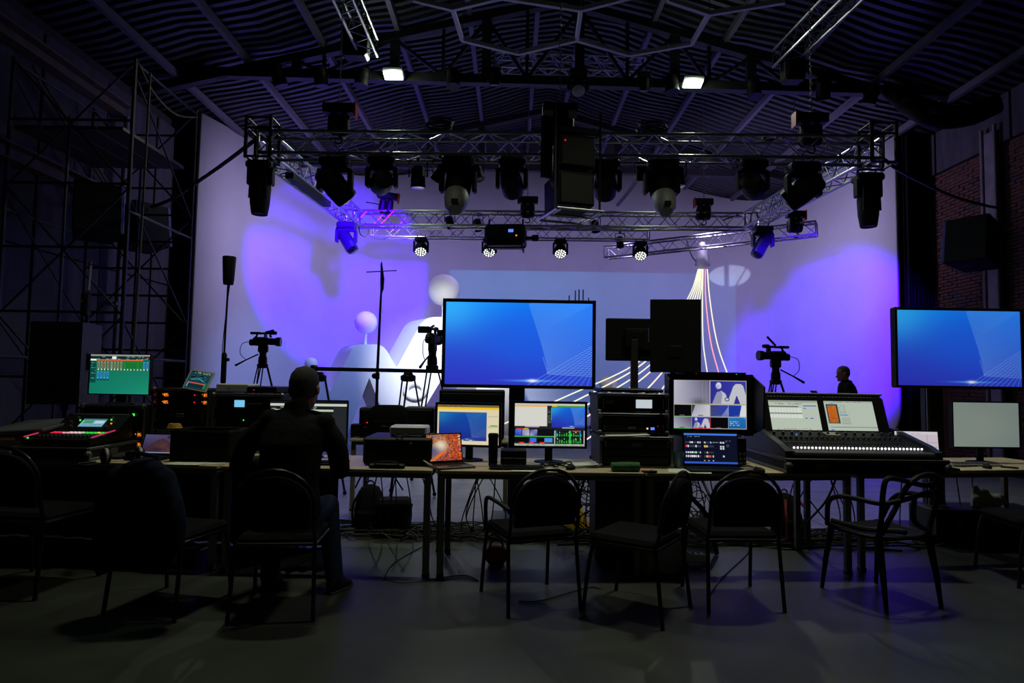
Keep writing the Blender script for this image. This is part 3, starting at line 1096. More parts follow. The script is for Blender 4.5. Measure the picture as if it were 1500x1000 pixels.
m.add(vs, [(i * 4 + a, i * 4 + 4 + a, i * 4 + 6 + a, i * 4 + 2 + a) for i in range(n) for a in (0, 1)])
part('cloth_strip', m, FABB, sc_)
part('status_light', b1((-.1, -.272, -.11), (.018, .01, .018), .002), LED_R, sc_)
for x in (-.2, .34):
    rod('frame_rail', (x, -.3, -.93), (x, .34, -.90), .016, ALU, sc_)
    rod('frame_rail', (x + .05, -.3, -.93), (x + .05, .34, -.90), .010, ALU, sc_)
for y in (-.3, 0.02, .34):
    rod('frame_rail', (-.2, y, -.92), (.38, y, -.92), .016, ALU, sc_)
for x in (-.2, .36):
    rod('suspension_bar', (x, -.22, -.92), (x, -.22, .3), .014, ALUD if x < 0 else BLK2, sc_)
part('top_frame', b1((.06, 0, .06), (.62, .4, .08), .01).cbox((.0, 0, .22), (.16, .2, .28), .02), BLK2, sc_)
# hung boxes at the ends of the overhead trusses
for px, py, D, lb, s_ in ((522, 62, 10.6, 'black boxy light hanging on the left overhead truss end', 1.0), (1161, 97, 10.6, 'black boxy light hanging on the right overhead truss end', .8)):
    t = thing('strobe_light', lb, 'stage light', P(px, py, D))
    part('housing', b1((0, 0, 0), (.42 * s_, .3, .56), .04), BLK, t)
    part('yoke', MB().tube([(-.25 * s_, 0, -.1), (-.25 * s_, 0, .36), (.25 * s_, 0, .36), (.25 * s_, 0, -.1)], .02, 6), BLK2, t)
    part('fin_panel', b1((0, -.155, 0), (.34 * s_, .02, .46), .008), BLK2, t)
    rod('strut', (.22 * s_, 0, .2), (.42 * s_, 0, -.3), .014, ALUD, t)
# cable coils lying on the front truss
def coil(c, r, label, n=4, m_=RUB, nm='cable_coil', tilt=.5):
    m = MB()
    rr = random.Random(int(c[0] * 1000) & 1023)
    for i in range(n):
        o = V((rr.uniform(-.03, .03), rr.uniform(-.03, .03), .022 * i))
        pts = [V(c) + o + V((r * math.cos(a) * rr.uniform(.9, 1.05), r * math.sin(a) * tilt * rr.uniform(.9, 1.05), r * math.sin(a) * .55)) for a in [k * PI / 8 for k in range(16)]]
        m.tube(pts, .012, 6, True)
    return tag(m.build(nm, m_, smooth=True), label, 'cable')
coil(P(645, 187, 8.4), .17, 'coiled black cable lying on the front truss left of centre', 5)
coil(P(955, 194, 8.4), .18, 'coiled black cables lying on the front truss right of centre', 5)
coil(P(1126, 204, 8.4), .06, 'small black cable coil on the front truss beside the right hoist', 3)
# straps and cables to the walls, bunch on the right truss
def cable(pts, r, label, m_=RUB, n=24, name='cable', cat='cable', group=None):
    m = MB()
    m.tube(bez(pts, n), r, 6)
    return tag(m.build(name, m_, smooth=True), label, cat, group)
cable([P(371, 207, 8.4), P(330, 238, 9.4), P(284, 270, 10.4), P(250, 292, 10.6), P(222, 303, 10.8)], .03, 'thick black cable from the left truss corner to the scaffold')
cable([P(1293, 232, 8.4), P(1322, 252, 9.2), P(1390, 285, 10.4), P(1440, 300, 10.7), P(1466, 305, 11.0)], .025, 'thick black cable from the right truss corner to the brick wall')
cable([P(905, 300, 13.2), P(920, 282, 12.0), P(935, 262, 11), P(953, 246, 10), P(968, 232, 9)], .04, 'grey-black cable loom slanting between the front and back trusses', GREYM)
cable([P(536, 296, 13), P(556, 300, 13), P(570, 312, 13)], .012, 'thin black cable looping over the left end of the back truss')
cable([P(525, 327, 13), P(528, 343, 13.3), P(538, 345, 13.6), P(542, 330, 13.9)], .012, 'thin black cable sagging beside the blue moving head at left')
cable([P(1098, 340, 13), P(1103, 352, 13), P(1110, 345, 13.1)], .012, 'thin black cable sagging beside the blue moving head at right')
cable([P(1060, 322, 13), P(1090, 312, 13), P(1106, 308, 12.8), P(1112, 322, 12.7)], .014, 'thin black cable bowed above the right end of the back truss')
# ------------------------------------------------------------------ the stage: white set, glowing cords
DF = 15.0
def pz(px, py, D=DF):
    return P(px, py, D)
c0 = P(560, 638, DF)
c0.z = .012
st = thing('stage_set_piece', 'white zigzag set of three joined peaks with ball heads, left of the big television', 'set piece', c0)
def rnd_poly(pts, rr):
    """round the marked corners (px space)"""
    out = []
    n = len(pts)
    for i, p in enumerate(pts):
        if len(p) == 2:
            out.append(p)
            continue
        q = V(p[:2])
        a, b = V(pts[i - 1][:2]), V(pts[(i + 1) % n][:2])
        s_ = q + (a - q).normalized() * p[2]
        e_ = q + (b - q).normalized() * p[2]
        for k in range(7):
            t = k / 6
            v = s_ * (1 - t) ** 2 + q * 2 * t * (1 - t) + e_ * t * t
            out.append((v.x, v.y))
    return out
BY = 638
outl = rnd_poly([(455, BY), (455, 548), (466, 548, 8), (484, 574), (519, 504, 12), (561, 504, 12), (581, 538), (622, 464, 16), (712, 464, 16), (795, BY),
                 (742, BY), (668, 520), (596, BY), (574, BY), (541, 553), (508, BY)], 0)
poly = []
for px, py in outl:
    q = P(px, py, DF)
    if abs(py - BY) < .1:
        q.z = .012
    poly.append(q - c0)
m = MB()
m.prism(poly, (-.55, .93, 0))
part('body', m, SETW, st)
for px, py, r, pb in ((456, 533, 9.5, 549), (536, 472, 16.5, 505), (650, 425, 23.5, 465)):
    q = P(px, py, DF + .3) - c0
    rr = r * (DF + .3) / FPX
    part('ball', MB().sphere(q, rr, 40, 22), SETW, st, True)
    qb_ = P(px, pb, DF + .3) - c0
    part('stem', MB().cyl((q.x, q.y, qb_.z - .05), (q.x, q.y, q.z - rr * .9), .035, n=12), SETW, st, True)
q = P(609, 571, DF) - c0
m = MB()
m.tube([q + V((.21 * math.cos(a), -.10, .17 * math.sin(a))) for a in [k * PI / 16 for k in range(32)]], .075, 14, True)
m.cyl(q + V((0.2, -.1, 0)), q + V((.2, .02, 0)), .04)
part('ring', m, SETW, st, True)
# small white figure at the right end of the set
q = bx(893, 15.5, .012)
t = thing('white_figure', 'small white ball figure on a slim post, just right of the big television', 'set piece', q)
z = P(877, 561, 15.5).z
part('ball', MB().sphere((-.1, 0, z), .17, 24, 14), SETW, t, True)
part('post', b1((.1, .05, .75), (.12, .12, 1.5), .02), SETW, t)
part('brace', MB().tube([(.15, .05, 1.4), (.5, .1, .0)], .02, 8), SETW, t)
part('base', b1((.15, .05, .03), (.9, .5, .05), .01), SETW, t)
# glowing cords under the skewed truss
p = P(1029, 362, 14.2)
fx = thing('glowing_cord_cluster', 'bundle of glowing white and pink cords fanning down from the skewed truss', 'light installation', p)
m = MB()
m.lathe([(.03, .12), (.06, .1), (.09, 0), (.14, -.25), (.17, -.42), (.13, -.43)], (0, 0, 0), (0, 0, 1), 20)
part('shade', m, GREYL, fx, True)
part('hook', MB().tube([(0, 0, .1), (0, 0, .25)], .02, 6), BLK2, fx)
cw = glow('cord_warm_white', (255, 244, 214), 1.15)
cp = glow('cord_pink', (255, 160, 170), 1.25)
cy_ = glow('cord_pale_yellow', (246, 250, 222), 1.05)
cords = [
    ([(1036, 394, 14.2), (1040, 440, 14.2), (1050, 500, 14.2), (1066, 548, 14.2), (1092, 610, 14.1), (1104, 645, 14.0)], cw),
    ([(1033, 394, 14.2), (1034, 440, 14.2), (1041, 500, 14.2), (1053, 547, 14.2), (1070, 610, 14.0), (1078, 648, 13.9)], cp),
    ([(1030, 394, 14.2), (1029, 440, 14.2), (1030, 500, 14.2), (1036, 545, 14.2), (1046, 610, 14.0), (1052, 650, 13.8)], cy_),
    ([(1029, 394, 14.3), (1026, 430, 14.2), (1012, 495, 13.9), (980, 555, 13.4), (930, 620, 12.6), (890, 655, 12.2)], cw),
    ([(1027, 394, 14.3), (1023, 430, 14.2), (1004, 495, 13.9), (966, 550, 13.4), (905, 610, 12.6), (850, 650, 12.2)], cw),
    ([(1026, 394, 14.3), (1020, 430, 14.2), (996, 495, 13.9), (952, 545, 13.4), (880, 597, 12.6), (800, 645, 12.2)], cw),
    ([(1025, 394, 14.4), (1017, 430, 14.2), (990, 492, 14.0), (944, 541, 13.5), (865, 590, 12.8), (770, 640, 12.4)], cy_),
    ([(1024, 394, 14.4), (1014, 430, 14.3), (982, 490, 14.0), (934, 538, 13.6), (845, 586, 12.9), (750, 632, 12.5)], cw),
    ([(1023, 394, 14.4), (1011, 430, 14.3), (976, 488, 14.1), (926, 536, 13.7), (830, 580, 13.1), (735, 622, 12.8)], cy_)]
for c, mm in cords:
    pts = [P(*q) - p for q in c]
    pts[-1].z = max(pts[-1].z, .03 - p.z)
    part('glowing_cord', MB().tube(bez(pts, 44), .0135, 8), mm, fx, True)
cable([P(1006, 352, 14.2), P(1012, 372, 14.2), P(1020, 383, 14.2), P(1030, 388, 14.2)], .012, 'thin black supply cable looping to the glowing cord cluster')
# ------------------------------------------------------------------ video cameras on tripods
def tripod(t, H, spread=.5, yaw=0, rtop=.016, braces=True):
    M = Matrix.Rotation(yaw, 4, 'Z')
    for k in range(3):
        a = 2 * PI * k / 3 + PI / 2
        d = V((math.cos(a), math.sin(a), 0))
        x = V((-d.y, d.x, 0))
        top = d * .07 + V((0, 0, H))
        foot = d * spread + V((0, 0, .02))
        md = top.lerp(foot, .55)
        m = MB()
        for s_ in (-1, 1):
            m.tube([M @ (top + x * .035 * s_), M @ (md + x * .03 * s_)], rtop * .7, 8)
        m.tube([M @ md, M @ foot], rtop, 8)
        m.cbox(M @ md, (.09, .06, .07), .01)
        m.sphere(M @ (foot - V((0, 0, 0))), .025, 8, 6)
        part('leg', m, BLK2, t)
    m = MB()
    m.lathe([(.05, -.05), (.09, -.03), (.09, .02), (.05, .04)], (0, 0, H), (0, 0, 1), 16)
    part('spider', m, BLK, t)
    if braces:
        m = MB()
        for k in range(3):
            a = 2 * PI * k / 3 + PI / 2
            d = V((math.cos(a), math.sin(a), 0))
            m.tube([V((0, 0, H * .42)), M @ (d * (spread * .5) + V((0, 0, H * .45)))], .01, 6)
        part('spreader', m, BLK2, t)
def video_camera(px, py, D, label, yaw, zb=None, handle_side=-1):
    """px, py: centre of the camera body; yaw 0 looks to +X"""
    c = P(px, py, D)
    b = V((c.x, c.y, .012))
    t = thing('video_camera', label, 'video camera', b)
    H = c.z - .42
    tripod(t, H, .48, rnd.uniform(0, 1))
    M = Matrix.Translation((0, 0, c.z - .012)) @ Matrix.Rotation(yaw, 4, 'Z')
    m = MB()
    m.lathe([(.06, -.40), (.075, -.36), (.07, -.28), (.055, -.24), (.06, -.17)], (0, 0, c.z - .012), (0, 0, 1), 14)
    m.cbox((0, 0, -.125), (.16, .10, .13), .02, M)
    part('fluid_head', m, BLK, t, True)
    m = MB()
    m.cbox((-.04, 0, 0), (.26, .13, .15), .03, M)
    m.cbox((-.19, 0, -.02), (.08, .10, .11), .02, M)
    part('body', m, BLK, t)
    m = MB()
    m.lathe([(.055, .08), (.06, .12), (.06, .2), (.075, .21), (.08, .29), (.065, .29)], (0, 0, 0), (1, 0, 0), 16)
    q = MB()
    q.add(m.v, m.f, M)
    part('lens', q, BLK2, t, True)
    m = MB()
    m.tube([M @ V(v) for v in ((-.13, 0, .06), (-.10, 0, .135), (.10, 0, .145), (.12, 0, .07))], .02, 8)
    m.cbox((.16, 0, .15), (.12, .05, .06), .015, M)
    m.tube([M @ V((-.22, .0, .14)), M @ V((-.05, 0, .14))], .022, 8)
    part('top_handle', m, BLK, t)
    part('microphone', MB().tube([M @ V((.02, .04, .16)), M @ V((.16, .04, .20 if yaw < 2 else .30))], .018, 8), BLK2, t)
    m = MB()
    m.cbox((.06, -.11, .09), (.02, .14, .09), .008, M)
    part('viewfinder', m, BLK, t)
    m = MB()
    m.tube([M @ V(v) for v in ((-.08, 0, -.22), (-.28, .02 , -.32), (-.46, .03, -.42))], [.012, .012, .02], 8)
    part('pan_bar', m, BLK, t)
    m = MB()
    m.tube(bez([M @ V(v) for v in ((-.2, 0, 0), (-.36, .02, -.05), (-.38, .02, -.22), (-.28, .02, -.32))], 14), .006, 5)
    part('wire', m, RUB, t)
    return t
video_camera(386, 500, 11.0, 'video camera on a tripod seen side-on, above the rack left of the seated man', R(6))
video_camera(1136, 521, 10.2, 'video camera on a tripod facing left, between receiver box and person at back', R(186))
t = video_camera(634, 496, 9.2, 'video camera seen from behind on a tall tripod, at the left edge of the television', R(80))
part('monitor', b1((-.13, -.02, P(622, 484, 9.2).z), (.17, .03, .10), .01), BLK2, t)
# camera slider on two tripods
a, b = P(460, 540, 7.6), P(655, 544, 7.6)
sl = thing('camera_slider', 'long black camera slider rail resting level on two tripods behind the seated man', 'camera slider', (a + b) / 2 * 1)
o = sl.location.copy()
beam('rail', a - o, b - o, .05, .045, BLK, sl)
for e in (a, b):
    part('end_plate', b1(e - o, (.05, .14, .09), .01), BLK, sl)
for px, lb in ((467, 'black tripod under the left end of the camera slider, beside the man'), (598, 'black tripod under the slider rail, left of the tall video camera')):
    q = P(px, 548, 7.6)
    t = thing('tripod', lb, 'tripod', (q.x, q.y, .012), 0, 'tripods under the camera slider')
    tripod(t, q.z - .05, .34, R(40), .014)
    part('head', b1((0, 0, q.z - .015), (.10, .10, .06), .015), BLK, t)
# antennas, microphone-like cylinder on stands
def stand_base(t, r=.3, z=.55):
    for k in range(3):
        a = 2 * PI * k / 3 + .4
        part('foot', MB().tube([(0, 0, z), (r * math.cos(a), r * math.sin(a), .015)], .011, 6), BLK2, t)
q = bx(320, 7.4, 0)
t = thing('cylinder_antenna', 'black tapered cylinder on a thin black pole in front of the white wall, far left', 'antenna', (q.x, q.y, .012))
zt = P(322, 377, 7.4).z
zb = P(322, 418, 7.4).z
part('pole', MB().tube([(0, 0, .5), (-.005, 0, 1.4), (.0, 0, 1.8), (.01, 0, zb)], .012, 8), BLK2, t)
part('cylinder', MB().lathe([(.055, zb), (.062, zb + .05), (.075, zt - .01), (.07, zt)], (.012, 0, 0), (0, 0, 1), 18), BLK, t, True)
part('collar', MB().lathe([(.02, 1.28), (.03, 1.3), (.03, 1.62), (.018, 1.64)], (0, 0, 0), (0, 0, 1), 12).cyl((0, 0, 1.56), (.06, -.02, 1.56), .02), BLK, t, True)
part('wire', MB().tube(bez([(.03, 0, zb), (.02, -.02, zb - .2), (-.02, -.01, 1.7), (0, -.02, 1.3), (.02, 0, .6)], 24), .005, 5), RUB, t)
stand_base(t)
q = bx(548, 7.8, 0)
t = thing('directional_antenna', 'directional antenna with a cross arm on a tall pole, between the two smaller white peaks', 'antenna', (q.x, q.y, .012))
zt = P(552, 384, 7.8).z
part('pole', MB().tube([(0, 0, .4), (0, 0, 1.5), (.015, 0, 2.3), (.02, 0, zt - .3)], [.02, .018, .014, .012], 8), BLK2, t)
part('paddle', MB().prism([(0, .0, zt - .03), (.015, 0, zt), (.05, 0, zt - .22), (.045, 0, zt - .34), (.015, 0, zt - .42), (.005, 0, zt - .3)], (0, .02, 0)), BLK, t)
part('cross_arm', MB().tube([(-.17, 0, zt - .135), (.2, 0, zt - .11)], .007, 6), ALUD, t)
part('knob', MB().sphere((-.03, -.02, 1.40), .035, 10, 8).cbox((0, 0, 1.4), (.05, .05, .09), .01), BLK, t)
stand_base(t, .35)
q = bx(112, 6.4, 0)
t = thing('rod_antenna', 'pale rod antenna with red ends above the dark loudspeaker at far left', 'antenna', (q.x, q.y, 0))
z0, z1 = P(112, 428, 6.4).z, P(114, 384, 6.4).z
part('rod', MB().cyl((0, 0, z0), (.01, 0, z1), .011), GREYL, t, True)
for z in (z0 + .01, z1 - .02):
    part('end_ring', MB().cyl((0.005, 0, z - .012), (.005, 0, z + .012), .016), REDC, t)
part('tip', MB().cyl((.01, 0, z1), (.012, 0, z1 + .03), .006), GREYM, t)
part('mount', b1((-.02, 0, z0 - .12), (.07, .08, .24), .015), BLK, t)
part('status_light', b1((-.03, -.045, z0 - .09), (.012, .008, .012), .002), YELL, t)
part('pole', MB().cyl((.0, 0, .3), (0, 0, z0 - .2), .018), BLK2, t)
stand_base(t, .35, .5)
# ------------------------------------------------------------------ televisions
def tv_picture(w_, h_, dim=1.0):
    c = CV(w_, h_)
    c.grad(0, 0, 1, 1, (26, 150, 250), (10, 112, 248), (48, 48, 186), (44, 62, 196))
    c.blob(.02, .12, .22, .35, (60, 190, 255), .65)
    c.blob(.05, .75, .45, .4, (46, 58, 196), .55)
    c.blob(.45, .45, .3, .25, (34, 92, 224), .5)
    c.blob(.62, .35, .25, .5, (30, 88, 225), .35)
    lw = max(.5, w_ / 260)
    n = 64
    for i in range(n + 1):
        s_ = i / n
        ax, ay = .565 + .16 * s_ - .025 * s_ ** 4, .02 + .84 * s_
        t_ = s_ * 1.75
        if t_ < .75:
            bx_, by = .60 + .40 * t_ / .75, 0
        else:
            bx_, by = 1.0, (t_ - .75) * .88
        c.line(ax, ay, bx_, by, (150, 205, 255), lw, .42 + .2 * s_)
    for i in range(16):
        x = .56 + .045 * i
        c.line(x, 1.0, 1.0, .52 + .034 * i, (130, 175, 250), lw, .6)
    c.line(.665, .66, .70, .86, (150, 200, 255), lw * 1.2, .45)
    c.blob(.595, .945, .16, .012, (90, 180, 255), .85)
    c.blob(.595, .945, .035, .02, (240, 250, 255), 1)
    c.a *= dim
    return c
TVC = tv_picture(300, 172)
def television(c, w_, h_, label, col_px, pic, rz=0, thin=.02, colw=.15, light_edge=False, k=1.0, bez_=.03):
    b = V((c.x, c.y, .0))
    t = thing('television', label, 'television', b, rz)
    z = c.z
    m = MB()
    m.cbox((0, .04, z), (w_, .07, h_), .012)
    m.cbox((0, .09, z), (w_ * .6, .06, h_ * .6), .02)
    part('housing', m, BLK, t)
    m = MB()
    for s_ in (-1, 1):
        m.cbox((s_ * (w_ / 2 - bez_ / 2), .0, z), (bez_, .02, h_), .004)
        m.cbox((0, .0, z + s_ * (h_ / 2 - bez_ / 2)), (w_ - 2 * bez_, .02, bez_), .004)
    part('bezel', m, BLK2, t)
    screen(pic, w_ - 2 * bez_, h_ - 2 * bez_, t, (0, .003, z), k=k)
    cx = col_px
    part('stand_column', b1((cx, .16, (z + .12) / 2), (colw, .09, z - .12), .012), BLK2, t)
    if light_edge:
        part('column_edge', b1((cx - colw / 2 + .012, .105, (z + .1) / 2), (.022, .02, z - .3), .004), ALUD, t)
    part('stand_foot', b1((cx, .16, .06), (colw * 3, .62, .05), .012), BLK2, t)
    for sx in (-1, 1):
        for sy in (-1, 1):
            part('caster', MB().cyl((cx + sx * colw * 1.3 - .015, .16 + sy * .28, .035), (cx + sx * colw * 1.3 + .015, .16 + sy * .28, .035), .035, n=12), RUB, t)
    return t
c = (P(648, 439, 6.05) + P(873, 568, 6.05)) / 2
television(c, 1.45, .84, 'big television on a stand behind the middle table, glowing blue with fine lines', -.01, TVC, bez_=.032)
q = P(848, 432, 6.2)
t = thing('wireless_receiver', 'small receiver behind the big television, four thin rods above its top edge', 'receiver', (q.x, 6.24, q.z - .19))
part('body', b1((0, 0, 0), (.30, .1, .12), .01), BLK, t)
for i, (dx, h) in enumerate(((-.06, .19), (0, .24), (.035, .25), (.075, .25), (.13, .17))):
    part('rod', MB().cyl((dx - .03, 0, .05), (dx - .03, 0, h), .006), BLK2, t)
c = (P(1311, 452, 5.9) + P(1500, 568, 5.9)) / 2
television(c, 1.19, .745, 'television at the right end, glowing deep blue, above a grey blank monitor', -.16, TVC, thin=.02, colw=.17, light_edge=True, k=.72, bez_=.026)
# dark display turned to the stage, seen from behind
c = P(940, 499, 8.0)
t = thing('stage_display', 'dark flat display turned away, seen from behind, left of the black loudspeaker', 'television', (c.x, c.y, .012))
part('housing', b1((0, 0, c.z), (.90, .06, .53), .012), BLK, t)
part('rear_box', b1((.0, -.05, c.z), (.45, .06, .28), .02), BLK, t)
px_ = P(929, 540, 7.9).x - c.x
part('stand_pole', b1((px_, -.1, c.z / 2 + .05), (.09, .06, c.z - .1), .008), mat('brown_black_metal', (40, 32, 34), .5, noise=.1), t)
part('mount_plate', b1((px_, -.09, c.z), (.22, .03, .2), .006), BLK2, t)
part('stand_foot', b1((px_, 0, .04), (.7, .5, .06), .015), BLK2, t)
# ------------------------------------------------------------------ loudspeakers
def loudspeaker(px0, px1, py0, py1, D, dep, label, rz=0, floor_z=0.0, pole=True, led=False, name='loudspeaker'):
    c = (P(px0, py0, D) + P(px1, py1, D)) / 2
    w_ = (px1 - px0) * D / FPX
    h_ = (py1 - py0) * D / FPX
    t = thing(name, label, 'loudspeaker', (c.x, c.y, floor_z), rz)
    z = c.z - floor_z
    m = MB()
    a = w_ / 2
    m.prism([(-a, 0, z - h_ / 2), (a, 0, z - h_ / 2), (a * .84, dep, z - h_ / 2), (-a * .84, dep, z - h_ / 2)], (0, 0, h_))
    part('cabinet', m, BLK, t)
    part('rear_panel', b1((0, -.004, z - h_ * .22), (w_ * .24, .008, h_ * .16), .003), BLK2, t)
    part('grille', b1((0, dep + .012, z), (w_ * .8, .025, h_ * .94), .01), BLK2, t)
    for s_ in (-1, 1):
        part('handle', b1((s_ * a * .95, dep * .45, z + .02), (.03, .12, .16), .01), BLK2, t)
    if pole:
        part('stand_pole', MB().cyl((0, dep / 2, .5), (0, dep / 2, z - h_ / 2), .02).cyl((0, dep / 2, z - h_ / 2 - .06), (0, dep / 2, z - h_ / 2), .035), BLK2, t)
        for k in range(3):
            an = 2 * PI * k / 3 - .5
            part('stand_leg', MB().tube([(0, dep / 2, 1.0), (.5 * math.cos(an), dep / 2 + .5 * math.sin(an), .02)], .014, 6).tube([(0, dep / 2, .5), (.28 * math.cos(an), dep / 2 + .28 * math.sin(an), .45)], .008, 6), BLK2, t)
    return t
loudspeaker(953, 1026, 438, 545, 6.8, .42, 'big black loudspeaker on a stand, standing high right of the dark display', R(-8))
loudspeaker(44, 116, 471, 592, 5.7, .4, 'black loudspeaker on a stand in the dark beside the green mixer monitor', R(6))
def wall_speaker(px, py, D, label, rz, sgn, w_, h_, dep):
    p = P(px, py, D)
    t = thing('wall_loudspeaker', label, 'loudspeaker', p, rz)
    m = MB()
    m.prism([(-w_ / 2, -dep / 2, -h_ / 2), (w_ / 2, -dep / 2, -h_ / 2), (w_ / 2 * .8, dep / 2, -h_ / 2), (-w_ / 2 * .8, dep / 2, -h_ / 2)], (0, 0, h_))
    part('cabinet', m, BLK, t)
    part('grille', b1((0, -dep / 2 - .02, 0), (w_ * .97, .04, h_), .012), BLK2, t)
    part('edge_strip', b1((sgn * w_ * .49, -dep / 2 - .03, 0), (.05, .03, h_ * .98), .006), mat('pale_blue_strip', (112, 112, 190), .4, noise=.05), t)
    part('bracket', MB().tube([(0, dep / 2, .1), (0, dep / 2 + .2, .25), (.0, dep / 2 + .5, .28)], .03, 8), BLK2, t)
    t.rotation_euler.x = R(-9)
    return t
wall_speaker(208, 334, 11.0, 'dark loudspeaker with a blue-lit edge hanging behind the scaffold', R(62), 1, .62, .72, .55)
wall_speaker(140, 312, 9.45, 'dark boxy loudspeaker hanging inside the scaffold, left of the column', R(40), 1, .62, .75, .5)
wall_speaker(1428, 358, 10.2, 'dark loudspeaker with a pale edge strip on the brick wall', R(-58), -1, .62, .72, .6)
# ------------------------------------------------------------------ scaffold tower at the left wall
sc = thing('scaffold_tower', 'dark tubular scaffold tower with cross braces standing at the left wall', 'scaffold', (-6.05, 9.45, 0))
SCM = mat('scaffold_steel', (44, 46, 50), .5, .5, noise=.2, nscale=10)
O = sc.location
xs = (-6.92, -5.24)
for y in (8.6, 10.3):
    for x in xs:
        rod('post', V((x, y, 0)) - O, V((x, y, 5.72)) - O, .026, SCM, sc)
    for k in range(12):
        z = .45 + k * .44
        if k % 2 == 0 or y > 9:
            rod('rung', V((xs[0], y, z)) - O, V((xs[1], y, z)) - O, .018, SCM, sc)
    for k in range(3):
        z = .4 + k * 1.76
        rod('brace', V((xs[0], y, z)) - O, V((xs[1], y, z + 1.76)) - O, .014, SCM, sc)
        rod('brace', V((xs[1], y, z)) - O, V((xs[0], y, z + 1.76)) - O, .014, SCM, sc)
    rod('inner_post', V((-6.1, y, .4)) - O, V((-6.1, y, 4.9)) - O, .02, SCM, sc)
for x in xs:
    for z in (1.6, 3.6, 5.66):
        rod('ledger', V((x, 8.6, z)) - O, V((x, 10.3, z)) - O, .02, SCM, sc)
    for k in range(3):
        z = .5 + k * 1.7
        rod('side_brace', V((x, 8.6, z + 1.6)) - O, V((x, 10.3, z)) - O, .013, SCM, sc)
for i in range(4):
    part('platform_board', b1(V((-6.7 + .38 * i, 9.45, 4.75)) - O, (.36, 1.66, .05), .006), WOODD, sc)
cable([V((-5.22, 8.62, 5.68)), V((-5.2, 9.0, 5.42)), V((-5.2, 9.6, 5.36)), V((-5.22, 10.3, 5.6))], .014, 'pale slack rope hung between the scaffold tops', mat('pale_rope', (92, 90, 70), .8, noise=.2, nscale=60), name='rope', cat='rope')
cable([V((-5.12, 8.75, 5.6)), V((-5.14, 8.76, 3.5)), V((-5.17, 8.77, 1.6)), V((-5.16, 8.8, .3)), V((-5.05, 8.72, .016)), V((-4.8, 8.7, .016))], .016, 'pale rope hanging straight down the scaffold post', MATS['pale_rope'], name='rope', cat='rope')
# ------------------------------------------------------------------ tables
TZ = .75
def table(px0, D0, px1, D1, label, dep=.76, group='beige tables in the operators row', legs=True):
    a, b = bx(px0, D0, 0), bx(px1, D1, 0)
    L = (b - a).length
    t = thing('folding_table', label, 'table', (a.x, a.y, 0), math.atan2(b.y - a.y, b.x - a.x), group)
    part('tabletop', b1((L / 2, dep / 2, TZ - .0125), (L - .006, dep, .025), .004), BEIGE, t)
    m = MB()
    for y in (.06, dep - .06):
        m.box((L / 2, y, TZ - .045), (L - .12, .03, .04))
    for x in (.04, L - .04):
        m.box((x, dep / 2, TZ - .045), (.03, dep - .1, .04))
    part('under_frame', m, LEGM, t)
    for x in (.04, L - .04):
        for y in (.05, dep - .05):
            o = part('leg', b1((x, y, TZ / 2 - .01), (.045, .045, TZ - .04), .006), LEGM, t)
            part('foot_cap', b1((x, y, .012), (.05, .05, .024), .004), RUB, o)
    return t
table(-75, 4.84, 312, 4.62, 'beige table at the left end, carrying the small mixer and headphones')
table(316, 4.62, 630, 4.57, 'beige table in front of the seated man, carrying the black computer case')
table(635, 4.57, 943, 4.60, 'beige table under the yellow-edged monitor and the many-window monitor')
table(947, 4.60, 1256, 4.80, 'beige table under the hooded monitor and the left half of the lighting desk')
table(1262, 4.88, 1600, 5.22, 'beige table at the right end with grey monitor, keyboard and mouse')
table(508, 6.75, 745, 6.75, 'beige table in the second row behind, carrying dark amplifier boxes', .7, None)
# black cloth added to make the space behind the two left tables dark
for px0, px1, D0, D1, lb in ((-75, 312, 5.62, 5.42, 'added black cloth darkening the space along the back of the left end table'), (316, 492, 5.40, 5.37, 'added black cloth darkening the space behind the seated man')):
    a, b = bx(px0, D0, 0), bx(px1, D1, 0)
    m = MB()
    n = 60
    d_ = (b - a) / n
    vs = []
    for i in range(n + 1):
        p = a + d_ * i + V((0, .025 * math.sin(i * 1.3) + .02 * math.sin(i * .37), 0))
        for z in (.012, .70):
            vs += [(p.x, p.y, z), (p.x, p.y + .012, z)]
    fs = []
    for i in range(n):
        p, q = i * 4, i * 4 + 4
        fs += [(p, q, q + 2, p + 2), (p + 1, p + 3, q + 3, q + 1), (p + 2, q + 2, q + 3, p + 3), (p, p + 1, q + 1, q)]
    m.add(vs, fs)
    tag(m.build('added_dark_cloth', FABB, smooth=True), lb, 'table skirt')
# ------------------------------------------------------------------ device helpers
def device(name, label, cat, px0, px1, pyt, D, z0, dep, rz=0, m_=BLK, bev=.008, group=None, feet=True, front=True):
    a, b = bx(px0, D, z0), bx(px1, D, z0)
    w_ = b.x - a.x
    zt = P((px0 + px1) / 2, pyt, D).z
    h = zt - z0
    t = thing(name, label, cat, ((a.x + b.x) / 2, D, z0), rz, group)
    part('body', b1((0, dep / 2, h / 2 + .006), (w_, dep, h - .012), bev), m_, t)
    if feet:
        m = MB()
        for sx in (-1, 1):
            for sy in (.1, .9):
                m.cyl((sx * w_ * .42, dep * sy, 0), (sx * w_ * .42, dep * sy, .01), .014, n=8)
        part('feet', m, RUB, t)
    return t, w_, h
def knob_row(t, x0, x1, z, n, r=.008, m_=GREYM, y=-.004):
    m = MB()
    for i in range(n):
        x = x0 + (x1 - x0) * i / max(1, n - 1)
        m.cyl((x, y, z), (x, y - .014, z), r, r * .8, 8)
    part('knobs', m, m_, t)['kind'] = 'stuff'
def led(t, x, z, m_, s=.008, y=-.006, nm='indicator_light'):
    part(nm, b1((x, y, z), (s, .006, s), .001), m_, t)
